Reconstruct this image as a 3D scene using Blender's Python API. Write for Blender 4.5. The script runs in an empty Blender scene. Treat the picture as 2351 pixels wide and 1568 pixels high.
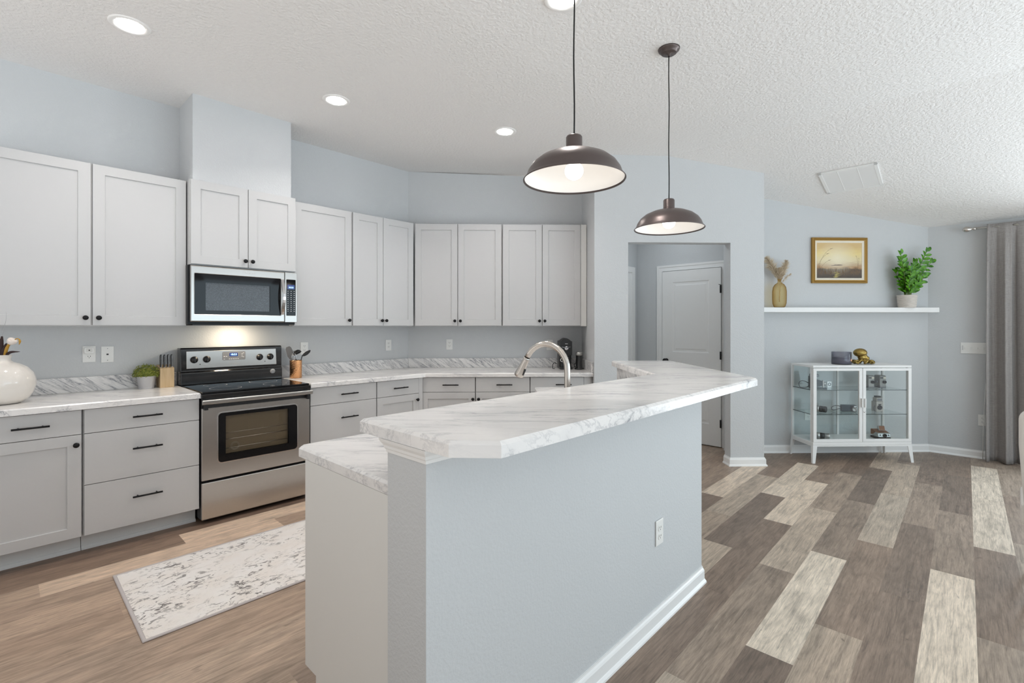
import bpy, bmesh, math, random
from mathutils import Vector, Matrix, noise as mnoise
random.seed(7)
PI = math.pi
R = math.radians
Q = math.sqrt(.5)
sc = bpy.context.scene
COL = sc.collection

# ------------------------------------------------------------------ camera, world, daylight, exposure
cam_d = bpy.data.cameras.new('camera')
cam = bpy.data.objects.new('camera', cam_d)
COL.objects.link(cam)
cam.location = (0, 0, 1.372)
cam.rotation_euler = (R(90), 0, R(43.281))
cam_d.sensor_width = 36.0
cam_d.lens = 36.0 * 1107.0 / 2351.0
cam_d.shift_y = -(784.0 - 749.0) / 2351.0
cam_d.clip_start = .02
sc.camera = cam
sc.view_settings.view_transform = 'Standard'
sc.view_settings.look = 'None'
sc.view_settings.gamma = 1
sc.view_settings.use_curve_mapping = False
sc.view_settings.exposure = 0.10
sc.cycles.use_denoising = True
sc.cycles.max_bounces = 10
sc.cycles.diffuse_bounces = 6
sc.cycles.transparent_max_bounces = 24
sc.cycles.caustics_reflective = False
sc.cycles.caustics_refractive = False
sc.cycles.sample_clamp_indirect = 6.0

WORLD, LOW_GLOW, BEHIND, WINDOW, PATIO, CAN, PENDANT = .93, 2.7, .58, 48, 95, 5.4, .32
W = bpy.data.worlds.new('world')
sc.world = W
W.use_nodes = True
wt = W.node_tree
wn = wt.nodes.new
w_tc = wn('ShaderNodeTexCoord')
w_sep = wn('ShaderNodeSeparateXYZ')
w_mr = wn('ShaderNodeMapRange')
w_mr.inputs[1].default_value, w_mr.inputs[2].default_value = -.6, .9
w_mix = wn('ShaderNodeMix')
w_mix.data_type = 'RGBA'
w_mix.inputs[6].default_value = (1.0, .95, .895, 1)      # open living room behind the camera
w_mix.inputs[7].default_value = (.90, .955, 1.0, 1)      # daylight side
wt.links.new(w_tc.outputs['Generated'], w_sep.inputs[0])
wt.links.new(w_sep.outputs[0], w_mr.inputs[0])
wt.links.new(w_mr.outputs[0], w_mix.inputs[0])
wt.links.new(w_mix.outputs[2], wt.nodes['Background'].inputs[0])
w_low = wn('ShaderNodeMapRange')     # glow added below the horizon to light the ceiling from beneath
w_low.inputs[1].default_value, w_low.inputs[2].default_value = -.25, .05
w_low.inputs[3].default_value, w_low.inputs[4].default_value = WORLD * LOW_GLOW, WORLD
wt.links.new(w_sep.outputs[2], w_low.inputs[0])
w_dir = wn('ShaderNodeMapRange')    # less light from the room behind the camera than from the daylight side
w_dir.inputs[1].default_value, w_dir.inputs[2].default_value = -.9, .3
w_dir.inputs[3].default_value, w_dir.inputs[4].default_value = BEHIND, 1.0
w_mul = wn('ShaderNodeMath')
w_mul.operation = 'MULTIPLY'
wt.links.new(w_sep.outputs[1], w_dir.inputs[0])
wt.links.new(w_low.outputs[0], w_mul.inputs[0])
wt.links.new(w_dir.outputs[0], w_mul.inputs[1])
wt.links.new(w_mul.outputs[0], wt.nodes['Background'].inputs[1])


def area_light(name, loc, direction, sx, sy, power, color, shape='RECTANGLE', spread=180):
    l = bpy.data.lights.new(name, 'AREA')
    l.shape = shape
    l.size = sx
    if shape in ('RECTANGLE', 'ELLIPSE'):
        l.size_y = sy
    l.energy = power
    l.color = color
    l.spread = R(spread)
    o = bpy.data.objects.new(name, l)
    COL.objects.link(o)
    o.location = loc
    o.rotation_euler = Vector(direction).to_track_quat('-Z', 'Y').to_euler()
    return o


area_light('daylight_window', (3.36, 3.3, 1.3), (-1, 0, 0), 3.4, 2.1, WINDOW, (.62, .86, 1.0))
area_light('daylight_patio_door', (1.75, 7.35, 1.15), (0, -1, 0), 2.0, 2.0, PATIO, (.82, .93, 1.0))

area_light('hall_fill_light', (-2.45, 5.05, 2.70), (0, 0, -1), .3, .3, 3.4, (.88, .95, 1.0), 'DISK')  # unseen fill lamp added to brighten the hall behind the opening

# ------------------------------------------------------------------ helpers


def sw(s, w):
    return ((s - w) * Q, (s + w) * Q)


def mat(name, col=(.8, .8, .8), rough=.5, metal=0.0, spec=.5, emit=None, estr=0.0, coat=0.0):
    m = bpy.data.materials.new(name)
    m.use_nodes = True
    b = m.node_tree.nodes['Principled BSDF']
    b.inputs['Base Color'].default_value = (*col, 1)
    b.inputs['Roughness'].default_value = rough
    b.inputs['Metallic'].default_value = metal
    b.inputs['Specular IOR Level'].default_value = spec
    b.inputs['Coat Weight'].default_value = coat
    if emit:
        b.inputs['Emission Color'].default_value = (*emit, 1)
        b.inputs['Emission Strength'].default_value = estr
    return m


class NT:
    """small helper round a material's node tree"""

    def __init__(s, m):
        s.t = m.node_tree
        s.b = s.t.nodes['Principled BSDF']

    def n(s, typ, **kw):
        nd = s.t.nodes.new(typ)
        for k, v in kw.items():
            if k in nd.inputs:
                nd.inputs[k].default_value = v
            else:
                setattr(nd, k, v)
        return nd

    def l(s, a, b):
        s.t.links.new(a, b)

    def coords(s, scale=(1, 1, 1), rot=(0, 0, 0), out='Object'):
        tc = s.n('ShaderNodeTexCoord')
        mp = s.n('ShaderNodeMapping')
        mp.inputs['Scale'].default_value = scale
        mp.inputs['Rotation'].default_value = rot
        if any(rot):                       # turn the axes first, then stretch along them
            m0 = s.n('ShaderNodeMapping')
            m0.inputs['Rotation'].default_value = rot
            s.l(tc.outputs[out], m0.inputs[0])
            mp.inputs['Rotation'].default_value = (0, 0, 0)
            s.l(m0.outputs[0], mp.inputs[0])
        else:
            s.l(tc.outputs[out], mp.inputs[0])
        return mp.outputs[0]

    def noise(s, vec, scale=5, detail=3, rough=.5, dist=0):
        nd = s.n('ShaderNodeTexNoise')
        nd.inputs['Scale'].default_value = scale
        nd.inputs['Detail'].default_value = detail
        nd.inputs['Roughness'].default_value = rough
        nd.inputs['Distortion'].default_value = dist
        if vec is not None:
            s.l(vec, nd.inputs['Vector'])
        return nd.outputs['Fac']

    def ramp(s, fac, stops, interp='LINEAR'):
        nd = s.n('ShaderNodeValToRGB')
        nd.color_ramp.interpolation = interp
        e = nd.color_ramp.elements
        while len(e) > 1:
            e.remove(e[-1])
        for i, (p, c) in enumerate(stops):
            if not hasattr(c, '__len__'):
                c = (c, c, c)
            el = e[0] if i == 0 else e.new(p)
            el.position = p
            el.color = (*c, 1)
        s.l(fac, nd.inputs[0])
        return nd.outputs[0]

    def mix(s, fac, a, b, mode='MIX'):
        nd = s.n('ShaderNodeMix', data_type='RGBA', blend_type=mode)
        for sock, v in ((nd.inputs[0], fac), (nd.inputs[6], a), (nd.inputs[7], b)):
            if hasattr(v, 'is_output'):
                s.l(v, sock)
            elif hasattr(v, '__len__'):
                sock.default_value = (*v, 1)
            else:
                sock.default_value = v
        return nd.outputs[2]

    def bump(s, h, strength=.2, dist=.01):
        nd = s.n('ShaderNodeBump')
        nd.inputs['Strength'].default_value = strength
        nd.inputs['Distance'].default_value = dist
        s.l(h, nd.inputs['Height'])
        s.l(nd.outputs[0], s.b.inputs['Normal'])

    def col(s, c):
        s.l(c, s.b.inputs['Base Color'])


def painted(name, col, rough, scale, strength, dist=.004, detail=3):
    m = mat(name, col, rough)
    t = NT(m)
    v = t.coords()
    f = t.noise(v, scale, detail, .55)
    t.bump(t.ramp(f, [(.38, 0), (.62, 1)]), strength, dist)
    return m


M = {}
M['wall'] = painted('wall_paint', (.585, .60, .61), .75, 95, .22, .003)
M['ceiling'] = painted('ceiling_knockdown', (.86, .845, .83), .85, 50, .42, .006, 4)
M['trim'] = mat('white_trim', (.86, .86, .85), .35)
M['cab'] = mat('cabinet_white', (.555, .555, .555), .42)
M['cabside'] = mat('cabinet_side_panel', (.73, .725, .70), .5)
M['toe'] = mat('toe_kick_white', (.72, .74, .74), .5)
M['black'] = mat('black_metal', (.012, .012, .013), .38, .6)
M['blackp'] = mat('black_plastic', (.014, .014, .015), .35)
M['enamel'] = mat('black_enamel', (.008, .008, .009), .12, coat=.5)
M['glassblack'] = mat('black_glass', (.008, .008, .009), .05, spec=.25)
M['chrome'] = mat('chrome', (.75, .75, .76), .12, 1)
M['white'] = mat('white_plastic', (.82, .82, .80), .35)
M['dark'] = mat('dark_slot', (.02, .02, .02), .6)
M['greyp'] = mat('grey_plastic', (.16, .165, .18), .4)
M['bronze'] = mat('dark_bronze', (.115, .092, .088), .36, .6)
M['enamelw'] = mat('white_enamel', (.88, .87, .85), .3)
M['lamp'] = mat('lamp_lens', (1, 1, 1), .5, emit=(1, .97, .93), estr=9)
M['bulb'] = mat('glowing_bulb', (1, 1, 1), .5, emit=(1, .95, .88), estr=3)
M['display'] = mat('blue_display', (.002, .006, .05), .1, emit=(.01, .06, .35), estr=.5)
M['digits'] = mat('display_digits', (.5, .8, 1), .4, emit=(.45, .8, 1), estr=2.2)
M['print'] = mat('grey_print', (.42, .42, .43), .5)
M['silver_print'] = mat('silver_print', (.85, .85, .86), .4)
M['ceramic'] = mat('cream_ceramic', (.78, .74, .69), .12, coat=.6)
M['potgrey'] = mat('galvanised_tin', (.56, .56, .575), .45, .35)
M['copper'] = None
M['metalwhite'] = mat('white_powder_coat', (.82, .82, .81), .4)
M['linen_w'] = mat('cream_upholstery', (.74, .70, .66), .9)
M['silver'] = mat('silver_metal', (.46, .455, .44), .32, .85)
M['camgrey'] = mat('grey_camera_metal', (.30, .295, .28), .4, .3)
M['tanleather'] = mat('tan_leather', (.24, .10, .045), .55)
M['bluebody'] = mat('dark_blue_body', (.018, .045, .065), .3)
M['stem_dark'] = mat('dark_brown_stem', (.03, .012, .010), .7)
M['ochre'] = mat('ochre_stem', (.48, .26, .03), .6)
M['petal'] = mat('pale_petal', (.80, .72, .66), .7)
M['green'] = mat('glossy_green_leaf', (.09, .30, .012), .28)
t = NT(M['green'])
t.col(t.ramp(t.noise(t.coords(), 34, 2), [(.35, (.025, .12, .008)), (.65, (.13, .37, .02))]))
M['stemg'] = mat('green_stem', (.16, .26, .05), .5)
M['gold'] = mat('gilt_frame', (.42, .25, .065), .38, .55)
M['cream'] = mat('cream_liner', (.78, .72, .60), .7)
M['soil'] = mat('dark_soil', (.03, .022, .016), .9)


def stainless(name, axis='x'):
    m = mat(name, (.50, .48, .455), .27, 1.0)
    t = NT(m)
    v = t.coords((3, 3, 900) if axis == 'x' else (900, 900, 3))
    f = t.noise(v, 3, 2)
    t.l(t.ramp(f, [(.2, .26), (.8, .34)]), t.b.inputs['Roughness'])
    t.b.inputs['Anisotropic'].default_value = .6
    return m


M['steel'] = stainless('brushed_stainless')
M['nickel'] = mat('brushed_nickel', (.60, .565, .525), .24, 1.0)

m = mat('hammered_copper', (.80, .42, .20), .22, 1.0)
t = NT(m)
vo = t.n('ShaderNodeTexVoronoi')
vo.inputs['Scale'].default_value = 130
t.l(t.coords(), vo.inputs['Vector'])
t.bump(vo.outputs['Distance'], .6, .003)
M['copper'] = m

m = mat('antique_brass', (.34, .24, .075), .3, 1.0)
M['brass'] = m


def marble(name, rot, base=(.825, .81, .795), along=.9, across=7.0, cover=(.44, .64), dark=(.15, .16, .19)):
    m = mat(name, base, .22, coat=.15)
    t = NT(m)
    v = t.coords((along, across, across), rot)
    f1 = t.noise(v, 1.0, 8, .66, .5)
    veins = t.ramp(f1, [(.43, 0), (.485, .28), (.50, 1), (.515, .28), (.57, 0)])
    v2 = t.coords((1.3, 3.4, 3.4), rot)
    msk = t.ramp(t.noise(v2, 1.5, 3), [(cover[0], 0), (cover[1], 1)])
    veins = t.mix(1.0, veins, msk, 'MULTIPLY')
    f3 = t.noise(v, 2.6, 6, .7, .4)
    fine = t.ramp(f3, [(.46, 0), (.50, .6), (.54, 0)])
    msk2 = t.ramp(t.noise(v2, 2.2, 2), [(.40, .1), (.62, 1)])
    fine = t.mix(1.0, fine, msk2, 'MULTIPLY')
    cloud = t.ramp(t.noise(v, 1.4, 5, .6, .3), [(.48, 0), (.75, .32)])
    c = t.mix(cloud, base, (.62, .61, .62))
    c = t.mix(fine, c, (.40, .40, .42))
    c = t.mix(veins, c, dark)
    t.col(c)
    return m


M['marble'] = marble('marble_laminate', (R(20), R(8), R(-44)), along=.75, across=6.0, cover=(.46, .68), dark=(.24, .25, .28))
M['splash'] = marble('marble_backsplash', (0, R(-38), 0), along=2.0, across=17, cover=(.34, .56))


def glass(name, tint, edge=None):
    m = bpy.data.materials.new(name)
    m.use_nodes = True
    nt = m.node_tree
    nt.nodes.remove(nt.nodes['Principled BSDF'])
    out = nt.nodes['Material Output']
    tr = nt.nodes.new('ShaderNodeBsdfTransparent')
    tr.inputs[0].default_value = (*tint, 1)
    if edge:                               # more glass is crossed towards the silhouette of a round vessel
        lf = nt.nodes.new('ShaderNodeLayerWeight')
        lf.inputs['Blend'].default_value = .35
        cm_ = nt.nodes.new('ShaderNodeMix')
        cm_.data_type = 'RGBA'
        cm_.inputs[6].default_value = (*tint, 1)
        cm_.inputs[7].default_value = (*edge, 1)
        nt.links.new(lf.outputs['Facing'], cm_.inputs[0])
        nt.links.new(cm_.outputs[2], tr.inputs[0])
    gl = nt.nodes.new('ShaderNodeBsdfGlossy')
    gl.inputs['Roughness'].default_value = .01
    lw = nt.nodes.new('ShaderNodeFresnel')
    lw.inputs['IOR'].default_value = 1.5
    mx = nt.nodes.new('ShaderNodeMixShader')
    ge = nt.nodes.new('ShaderNodeNewGeometry')
    fm = nt.nodes.new('ShaderNodeMath')
    fm.operation = 'SUBTRACT'
    fm.use_clamp = True
    nt.links.new(lw.outputs['Fac'], fm.inputs[0])
    nt.links.new(ge.outputs['Backfacing'], fm.inputs[1])
    nt.links.new(fm.outputs[0], mx.inputs[0])
    nt.links.new(tr.outputs[0], mx.inputs[1])
    nt.links.new(gl.outputs[0], mx.inputs[2])
    nt.links.new(mx.outputs[0], out.inputs[0])
    return m


M['pane'] = glass('clear_pane', (.972, .988, .986))
M['shelfglass'] = glass('green_edge_glass', (.955, .982, .98))
M['edge'] = mat('glass_edge_green', (.008, .022, .022), .2)
M['amber'] = glass('amber_glass', (.95, .87, .66), (.55, .34, .10))
M['smoke'] = glass('smoked_glass', (.84, .84, .87), (.45, .45, .50))
M['ovenglass'] = glass('oven_glass', (.86, .84, .80))

# ---- wood plank floor
m = mat('grey_oak_plank', (.3, .25, .2), .42)
t = NT(m)
at = t.n('ShaderNodeVertexColor', layer_name='tone')
sep = t.n('ShaderNodeSeparateColor')
t.l(at.outputs['Color'], sep.inputs[0])
tc = t.n('ShaderNodeTexCoord')
add = t.n('ShaderNodeVectorMath', operation='ADD')
cmb = t.n('ShaderNodeCombineXYZ')
mul = t.n('ShaderNodeMath', operation='MULTIPLY')
mul.inputs[1].default_value = 37.0
t.l(sep.outputs[1], mul.inputs[0])
t.l(mul.outputs[0], cmb.inputs[2])
t.l(tc.outputs['Object'], add.inputs[0])
t.l(cmb.outputs[0], add.inputs[1])


def mp(scale):
    nd = t.n('ShaderNodeMapping')
    nd.inputs['Scale'].default_value = scale
    t.l(add.outputs[0], nd.inputs[0])
    return nd.outputs[0]


base = t.ramp(sep.outputs[0], [(0, (.160, .120, .096)), (.3, (.30, .235, .187)), (.6, (.47, .395, .318)), (1, (.79, .695, .575))])
g1 = t.ramp(t.noise(mp((34, 1.9, 1)), 2.2, 7, .68, .7), [(.28, .56), (.5, 1.0), (.70, 1.24)])
g2 = t.ramp(t.noise(mp((150, 7.0, 1)), 2.0, 4, .7, .4), [(.30, .78), (.52, 1.0), (.70, 1.14)])
g3 = t.ramp(t.noise(mp((6, 1.7, 1)), 2.0, 4, .6, 1.2), [(.30, .74), (.5, 1.0), (.70, 1.15)])
kn_ = t.ramp(t.noise(mp((17, 6.5, 1)), 1.6, 3, .6, .5), [(.67, 1.0), (.76, .62)])
c = t.mix(1, base, g1, 'MULTIPLY')
c = t.mix(1, c, g2, 'MULTIPLY')
c = t.mix(1, c, g3, 'MULTIPLY')
c = t.mix(1, c, kn_, 'MULTIPLY')
warm = t.mix(sep.outputs[2], (1, 1, 1), (1.10, .97, .88))
c = t.mix(1, c, warm, 'MULTIPLY')
t.col(c)
t.bump(g2, .12, .002)
t.l(t.ramp(g1, [(.4, .36), (1, .46)]), t.b.inputs['Roughness'])
M['floor'] = m

# ---- rug
m = mat('distressed_rug', (.6, .58, .55), .95)
t = NT(m)
v = t.coords((1, .55, 1))
f1 = t.noise(v, 34, 5, .72, 1.1)
f2 = t.noise(t.coords(), 4.0, 2)
spots = t.ramp(f1, [(.535, 0), (.585, 1)])
patch = t.ramp(f2, [(.34, 0), (.58, 1)])
sp = t.mix(1, spots, patch, 'MULTIPLY')
cl = t.ramp(t.noise(t.coords(), 7, 3), [(.3, (.78, .73, .68)), (.7, (.82, .795, .77))])
c = t.mix(sp, cl, (.20, .18, .17))
t.col(c)
t.bump(t.noise(t.coords(), 330, 2), .5, .004)
M['rug'] = m
M['rugedge'] = mat('rug_binding', (.50, .46, .45), .95)

# ---- curtain linen
m = mat('grey_linen', (.2, .19, .185), .95)
t = NT(m)
f = t.noise(t.coords((18, 18, 240)), 1.6, 4, .7)
f2 = t.noise(t.coords((260, 260, 10)), 1.2, 3, .7)
c = t.mix(.5, t.ramp(f, [(.3, (.20, .182, .174)), (.7, (.44, .415, .40))]), t.ramp(f2, [(.3, (.22, .202, .194)), (.7, (.40, .38, .366))]))
t.col(c)
M['linen'] = m

# ---- painting canvas (marsh at sunset)
m = mat('sunset_marsh_canvas', (.5, .4, .2), .6)
t = NT(m)
tc = t.n('ShaderNodeTexCoord')
sx = t.n('ShaderNodeSeparateXYZ')
t.l(tc.outputs['Generated'], sx.inputs[0])
nz = t.noise(t.coords((2.5, 1, 9), out='Generated'), 2.2, 5, .6)
ad = t.n('ShaderNodeMath', operation='MULTIPLY_ADD')
t.l(nz, ad.inputs[0])
ad.inputs[1].default_value = .22
t.l(sx.outputs[2], ad.inputs[2])
sky = t.ramp(ad.outputs[0], [(.10, (.06, .05, .04)), (.27, (.12, .085, .06)), (.36, (.10, .075, .06)), (.41, (.42, .25, .12)), (.47, (.50, .36, .22)), (.60, (.72, .62, .38)), (.80, (.78, .62, .26)), (1.0, (.66, .47, .22))])
gr = t.n('ShaderNodeTexGradient', gradient_type='SPHERICAL')
mp2 = t.n('ShaderNodeMapping')
mp2.inputs['Location'].default_value = (-.95, 0, -1.15)
mp2.inputs['Scale'].default_value = (2.1, 0, 2.0)
t.l(tc.outputs['Generated'], mp2.inputs[0])
t.l(mp2.outputs[0], gr.inputs[0])
c = t.mix(t.ramp(gr.outputs[0], [(0, 0), (1, .75)]), sky, (.86, .80, .62))
t.col(c)
M['canvas'] = m

# ---- woven / ribbed pot, bark-like pampas, wood
M['potribbed'] = mat('ribbed_cream_pot', (.66, .61, .56), .8)
M['pampas'] = mat('pampas_plume', (.66, .56, .42), .95)
m = mat('light_beech', (.60, .43, .24), .5)
t = NT(m)
t.col(t.ramp(t.noise(t.coords((40, 40, 3)), 1.5, 4), [(.3, (.52, .36, .19)), (.7, (.66, .49, .29))]))
M['beech'] = m
m = mat('boxwood_leaf', (.12, .16, .02), .6)
t = NT(m)
t.col(t.ramp(t.noise(t.coords(), 60, 2), [(.3, (.09, .13, .016)), (.5, (.22, .27, .035)), (.7, (.46, .42, .09))]))
M['boxwood'] = m


# ------------------------------------------------------------------ mesh helpers
def box(bm, x0, x1, y0, y1, z0, z1):
    v = [bm.verts.new((x, y, z)) for z in (z0, z1) for y in (y0, y1) for x in (x0, x1)]
    for f in ((0, 2, 3, 1), (4, 5, 7, 6), (0, 1, 5, 4), (2, 6, 7, 3), (0, 4, 6, 2), (1, 3, 7, 5)):
        bm.faces.new([v[i] for i in f])
    return v


def prism(bm, pts, z0, z1):
    """extrude a plan polygon; z0/z1 may be functions of (x, y)"""
    f0 = z0 if callable(z0) else (lambda x, y: z0)
    f1 = z1 if callable(z1) else (lambda x, y: z1)
    a = sum(pts[i][0] * pts[(i + 1) % len(pts)][1] - pts[(i + 1) % len(pts)][0] * pts[i][1] for i in range(len(pts)))
    if a < 0:
        pts = pts[::-1]
    lo = [bm.verts.new((x, y, f0(x, y))) for x, y in pts]
    hi = [bm.verts.new((x, y, f1(x, y))) for x, y in pts]
    n = len(pts)
    bm.faces.new(lo[::-1])
    bm.faces.new(hi)
    for i in range(n):
        j = (i + 1) % n
        bm.faces.new((lo[i], lo[j], hi[j], hi[i]))


def yprism(bm, pts, y0, y1):
    """extrude a polygon given in (x, z) along y"""
    a = sum(pts[i][0] * pts[(i + 1) % len(pts)][1] - pts[(i + 1) % len(pts)][0] * pts[i][1] for i in range(len(pts)))
    if a < 0:
        pts = pts[::-1]
    f = [bm.verts.new((x, y0, z)) for x, z in pts]
    b = [bm.verts.new((x, y1, z)) for x, z in pts]
    n = len(pts)
    bm.faces.new(f)
    bm.faces.new(b[::-1])
    for i in range(n):
        j = (i + 1) % n
        bm.faces.new((f[j], f[i], b[i], b[j]))


def xprism(bm, pts, x0, x1):
    """extrude a polygon given in (y, z) along x"""
    a = sum(pts[i][0] * pts[(i + 1) % len(pts)][1] - pts[(i + 1) % len(pts)][0] * pts[i][1] for i in range(len(pts)))
    if a < 0:
        pts = pts[::-1]
    f = [bm.verts.new((x0, y, z)) for y, z in pts]
    b = [bm.verts.new((x1, y, z)) for y, z in pts]
    n = len(pts)
    bm.faces.new(f[::-1])
    bm.faces.new(b)
    for i in range(n):
        j = (i + 1) % n
        bm.faces.new((f[i], f[j], b[j], b[i]))


def lathe(bm, prof, c=(0, 0, 0), seg=32, axis='z', sx=1.0, sy=1.0):
    """revolve (r, h) profile; r = 0 ends close to a point"""
    rings = []
    for r, h in prof:
        ring = []
        if r < 1e-6:
            p = (0, 0, h)
            ring = [p]
        else:
            ring = [(r * math.cos(2 * PI * k / seg) * sx, r * math.sin(2 * PI * k / seg) * sy, h) for k in range(seg)]
        out = []
        for x, y, z in ring:
            if axis == 'y':
                x, y, z = x, -z, y
            elif axis == 'x':
                x, y, z = z, x, y
            out.append(bm.verts.new((x + c[0], y + c[1], z + c[2])))
        rings.append(out)
    for a, b in zip(rings, rings[1:]):
        for k in range(seg):
            j = (k + 1) % seg
            if len(a) == 1 and len(b) == 1:
                continue
            if len(a) == 1:
                f = bm.faces.new((a[0], b[j], b[k]))
            elif len(b) == 1:
                f = bm.faces.new((a[k], a[j], b[0]))
            else:
                f = bm.faces.new((a[k], a[j], b[j], b[k]))
            f.smooth = True
    if len(rings[0]) > 1:
        bm.faces.new(rings[0][::-1])
    if len(rings[-1]) > 1:
        bm.faces.new(rings[-1])


def tube(bm, pts, r, seg=8, sx=1.0):
    """round tube through pts; r a number or a list"""
    pts = [Vector(p) for p in pts]
    n = len(pts)
    rs = r if hasattr(r, '__len__') else [r] * n
    up = None
    rings = []
    for i, p in enumerate(pts):
        d = (pts[min(i + 1, n - 1)] - pts[max(i - 1, 0)]).normalized()
        if up is None:
            up = d.orthogonal().normalized()
        else:
            up = (up - d * up.dot(d))
            up = up.normalized() if up.length > 1e-6 else d.orthogonal().normalized()
        b = d.cross(up)
        rings.append([bm.verts.new(p + (up * math.cos(2 * PI * k / seg) * sx + b * math.sin(2 * PI * k / seg)) * max(rs[i], 1e-4)) for k in range(seg)])
    for a, b in zip(rings, rings[1:]):
        for k in range(seg):
            j = (k + 1) % seg
            f = bm.faces.new((a[k], a[j], b[j], b[k]))
            f.smooth = True
    bm.faces.new(rings[0][::-1])
    bm.faces.new(rings[-1])


def ball(bm, c, r, sx=1, sy=1, sz=1, seg=20):
    n = seg // 2
    prof = [(r * math.sin(PI * k / n), -r * math.cos(PI * k / n)) for k in range(n + 1)]
    prof[0] = (0, -r)
    prof[-1] = (0, r)
    b2 = bmesh.new()
    lathe(b2, prof, (0, 0, 0), seg)
    for v in b2.verts:
        v.co = Vector((v.co.x * sx + c[0], v.co.y * sy + c[1], v.co.z * sz + c[2]))
    me = bpy.data.meshes.new('tmp')
    b2.to_mesh(me)
    b2.free()
    bm.from_mesh(me)
    bpy.data.meshes.remove(me)


def bez(p0, p1, p2, p3, n=12):
    p0, p1, p2, p3 = map(Vector, (p0, p1, p2, p3))
    out = []
    for i in range(n + 1):
        u = i / n
        out.append(p0 * (1 - u) ** 3 + p1 * 3 * u * (1 - u) ** 2 + p2 * 3 * u * u * (1 - u) + p3 * u ** 3)
    return out


def sweep(bm, path, prof, side=1, closed=False):
    """sweep a (offset, z) profile along a plan path with mitred corners; side=1 offsets to the right of travel"""
    P = [Vector((p[0], p[1])) for p in path]
    n = len(P)
    rows = []
    for i in range(n):
        ds = []
        if i > 0 or closed:
            ds.append((P[i] - P[i - 1]).normalized())
        if i < n - 1 or closed:
            ds.append((P[(i + 1) % n] - P[i]).normalized())
        ns = [Vector((d.y, -d.x)) * side for d in ds]
        if len(ns) == 1:
            mvec = ns[0]
        else:
            mvec = (ns[0] + ns[1])
            mvec = mvec / max(1e-6, mvec.dot(ns[0]))
        rows.append([bm.verts.new((P[i].x + mvec.x * o, P[i].y + mvec.y * o, z)) for o, z in prof])
    k = len(prof)
    rng = range(n) if closed else range(n - 1)
    for i in rng:
        a, b = rows[i], rows[(i + 1) % n]
        for j in range(k - 1):
            bm.faces.new((a[j], b[j], b[j + 1], a[j + 1]))
        bm.faces.new((a[k - 1], b[k - 1], b[0], a[0]))
    if not closed:
        bm.faces.new(rows[0])
        bm.faces.new(rows[-1][::-1])


def rrect(w, h, r, n=5, cx=0, cz=0):
    pts = []
    for (x, z, a0) in ((w / 2 - r, h / 2 - r, 0), (-w / 2 + r, h / 2 - r, 90), (-w / 2 + r, -h / 2 + r, 180), (w / 2 - r, -h / 2 + r, 270)):
        for k in range(n + 1):
            a = R(a0 + 90 * k / n)
            pts.append((cx + x + r * math.cos(a), cz + z + r * math.sin(a)))
    return pts


def ring_face(bm, outer, inner, y0, y1, back=True):
    """a frame between two equal-length (x, z) outlines: front at y0, back at y1"""
    n = len(outer)
    fo = [bm.verts.new((x, y0, z)) for x, z in outer]
    fi = [bm.verts.new((x, y0, z)) for x, z in inner]
    bo = [bm.verts.new((x, y1, z)) for x, z in outer]
    bi = [bm.verts.new((x, y1, z)) for x, z in inner]
    for i in range(n):
        j = (i + 1) % n
        bm.faces.new((fo[i], fo[j], fi[j], fi[i]))
        bm.faces.new((bo[j], bo[i], bi[i], bi[j]))
        bm.faces.new((fo[j], fo[i], bo[i], bo[j]))
        bm.faces.new((fi[i], fi[j], bi[j], bi[i]))


def build(name, bm, m, parent=None, loc=(0, 0, 0), rot=(0, 0, 0), bevel=0.0, smooth=False, seg=2):
    bmesh.ops.recalc_face_normals(bm, faces=bm.faces[:])
    me = bpy.data.meshes.new(name)
    if smooth:
        for f in bm.faces:
            f.smooth = True
    bm.to_mesh(me)
    bm.free()
    ms = m if isinstance(m, (list, tuple)) else [m]
    for x in ms:
        me.materials.append(M[x] if isinstance(x, str) else x)
    o = bpy.data.objects.new(name, me)
    COL.objects.link(o)
    o.location = loc
    o.rotation_euler = rot
    if parent:
        o.parent = parent
    if bevel:
        b = o.modifiers.new('bevel', 'BEVEL')
        b.width = bevel
        b.segments = seg
        b.limit_method = 'ANGLE'
        b.angle_limit = R(35)
    return o


def tag(o, label, cat, group=None):
    o['label'] = label
    o['category'] = cat
    if group:
        o['group'] = group
    return o


def thing(name, label, cat, loc=(0, 0, 0), rotz=0.0, group=None):
    o = bpy.data.objects.new(name, None)
    o.empty_display_size = .05
    COL.objects.link(o)
    o.location = loc
    o.rotation_euler = (0, 0, rotz)
    return tag(o, label, cat, group)


def struct(name, bm, m, bevel=0.0, rotz=0.0, loc=(0, 0, 0), parent=None):
    o = build(name, bm, m, parent, loc, (0, 0, rotz), bevel)
    if parent is None:
        o['kind'] = 'structure'
    return o


def bmn():
    return bmesh.new()


def bx(name, m, parent, x0, x1, y0, y1, z0, z1, bevel=0.0, loc=(0, 0, 0), rot=(0, 0, 0)):
    b = bmn()
    box(b, x0, x1, y0, y1, z0, z1)
    return build(name, b, m, parent, loc, rot, bevel)


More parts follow.
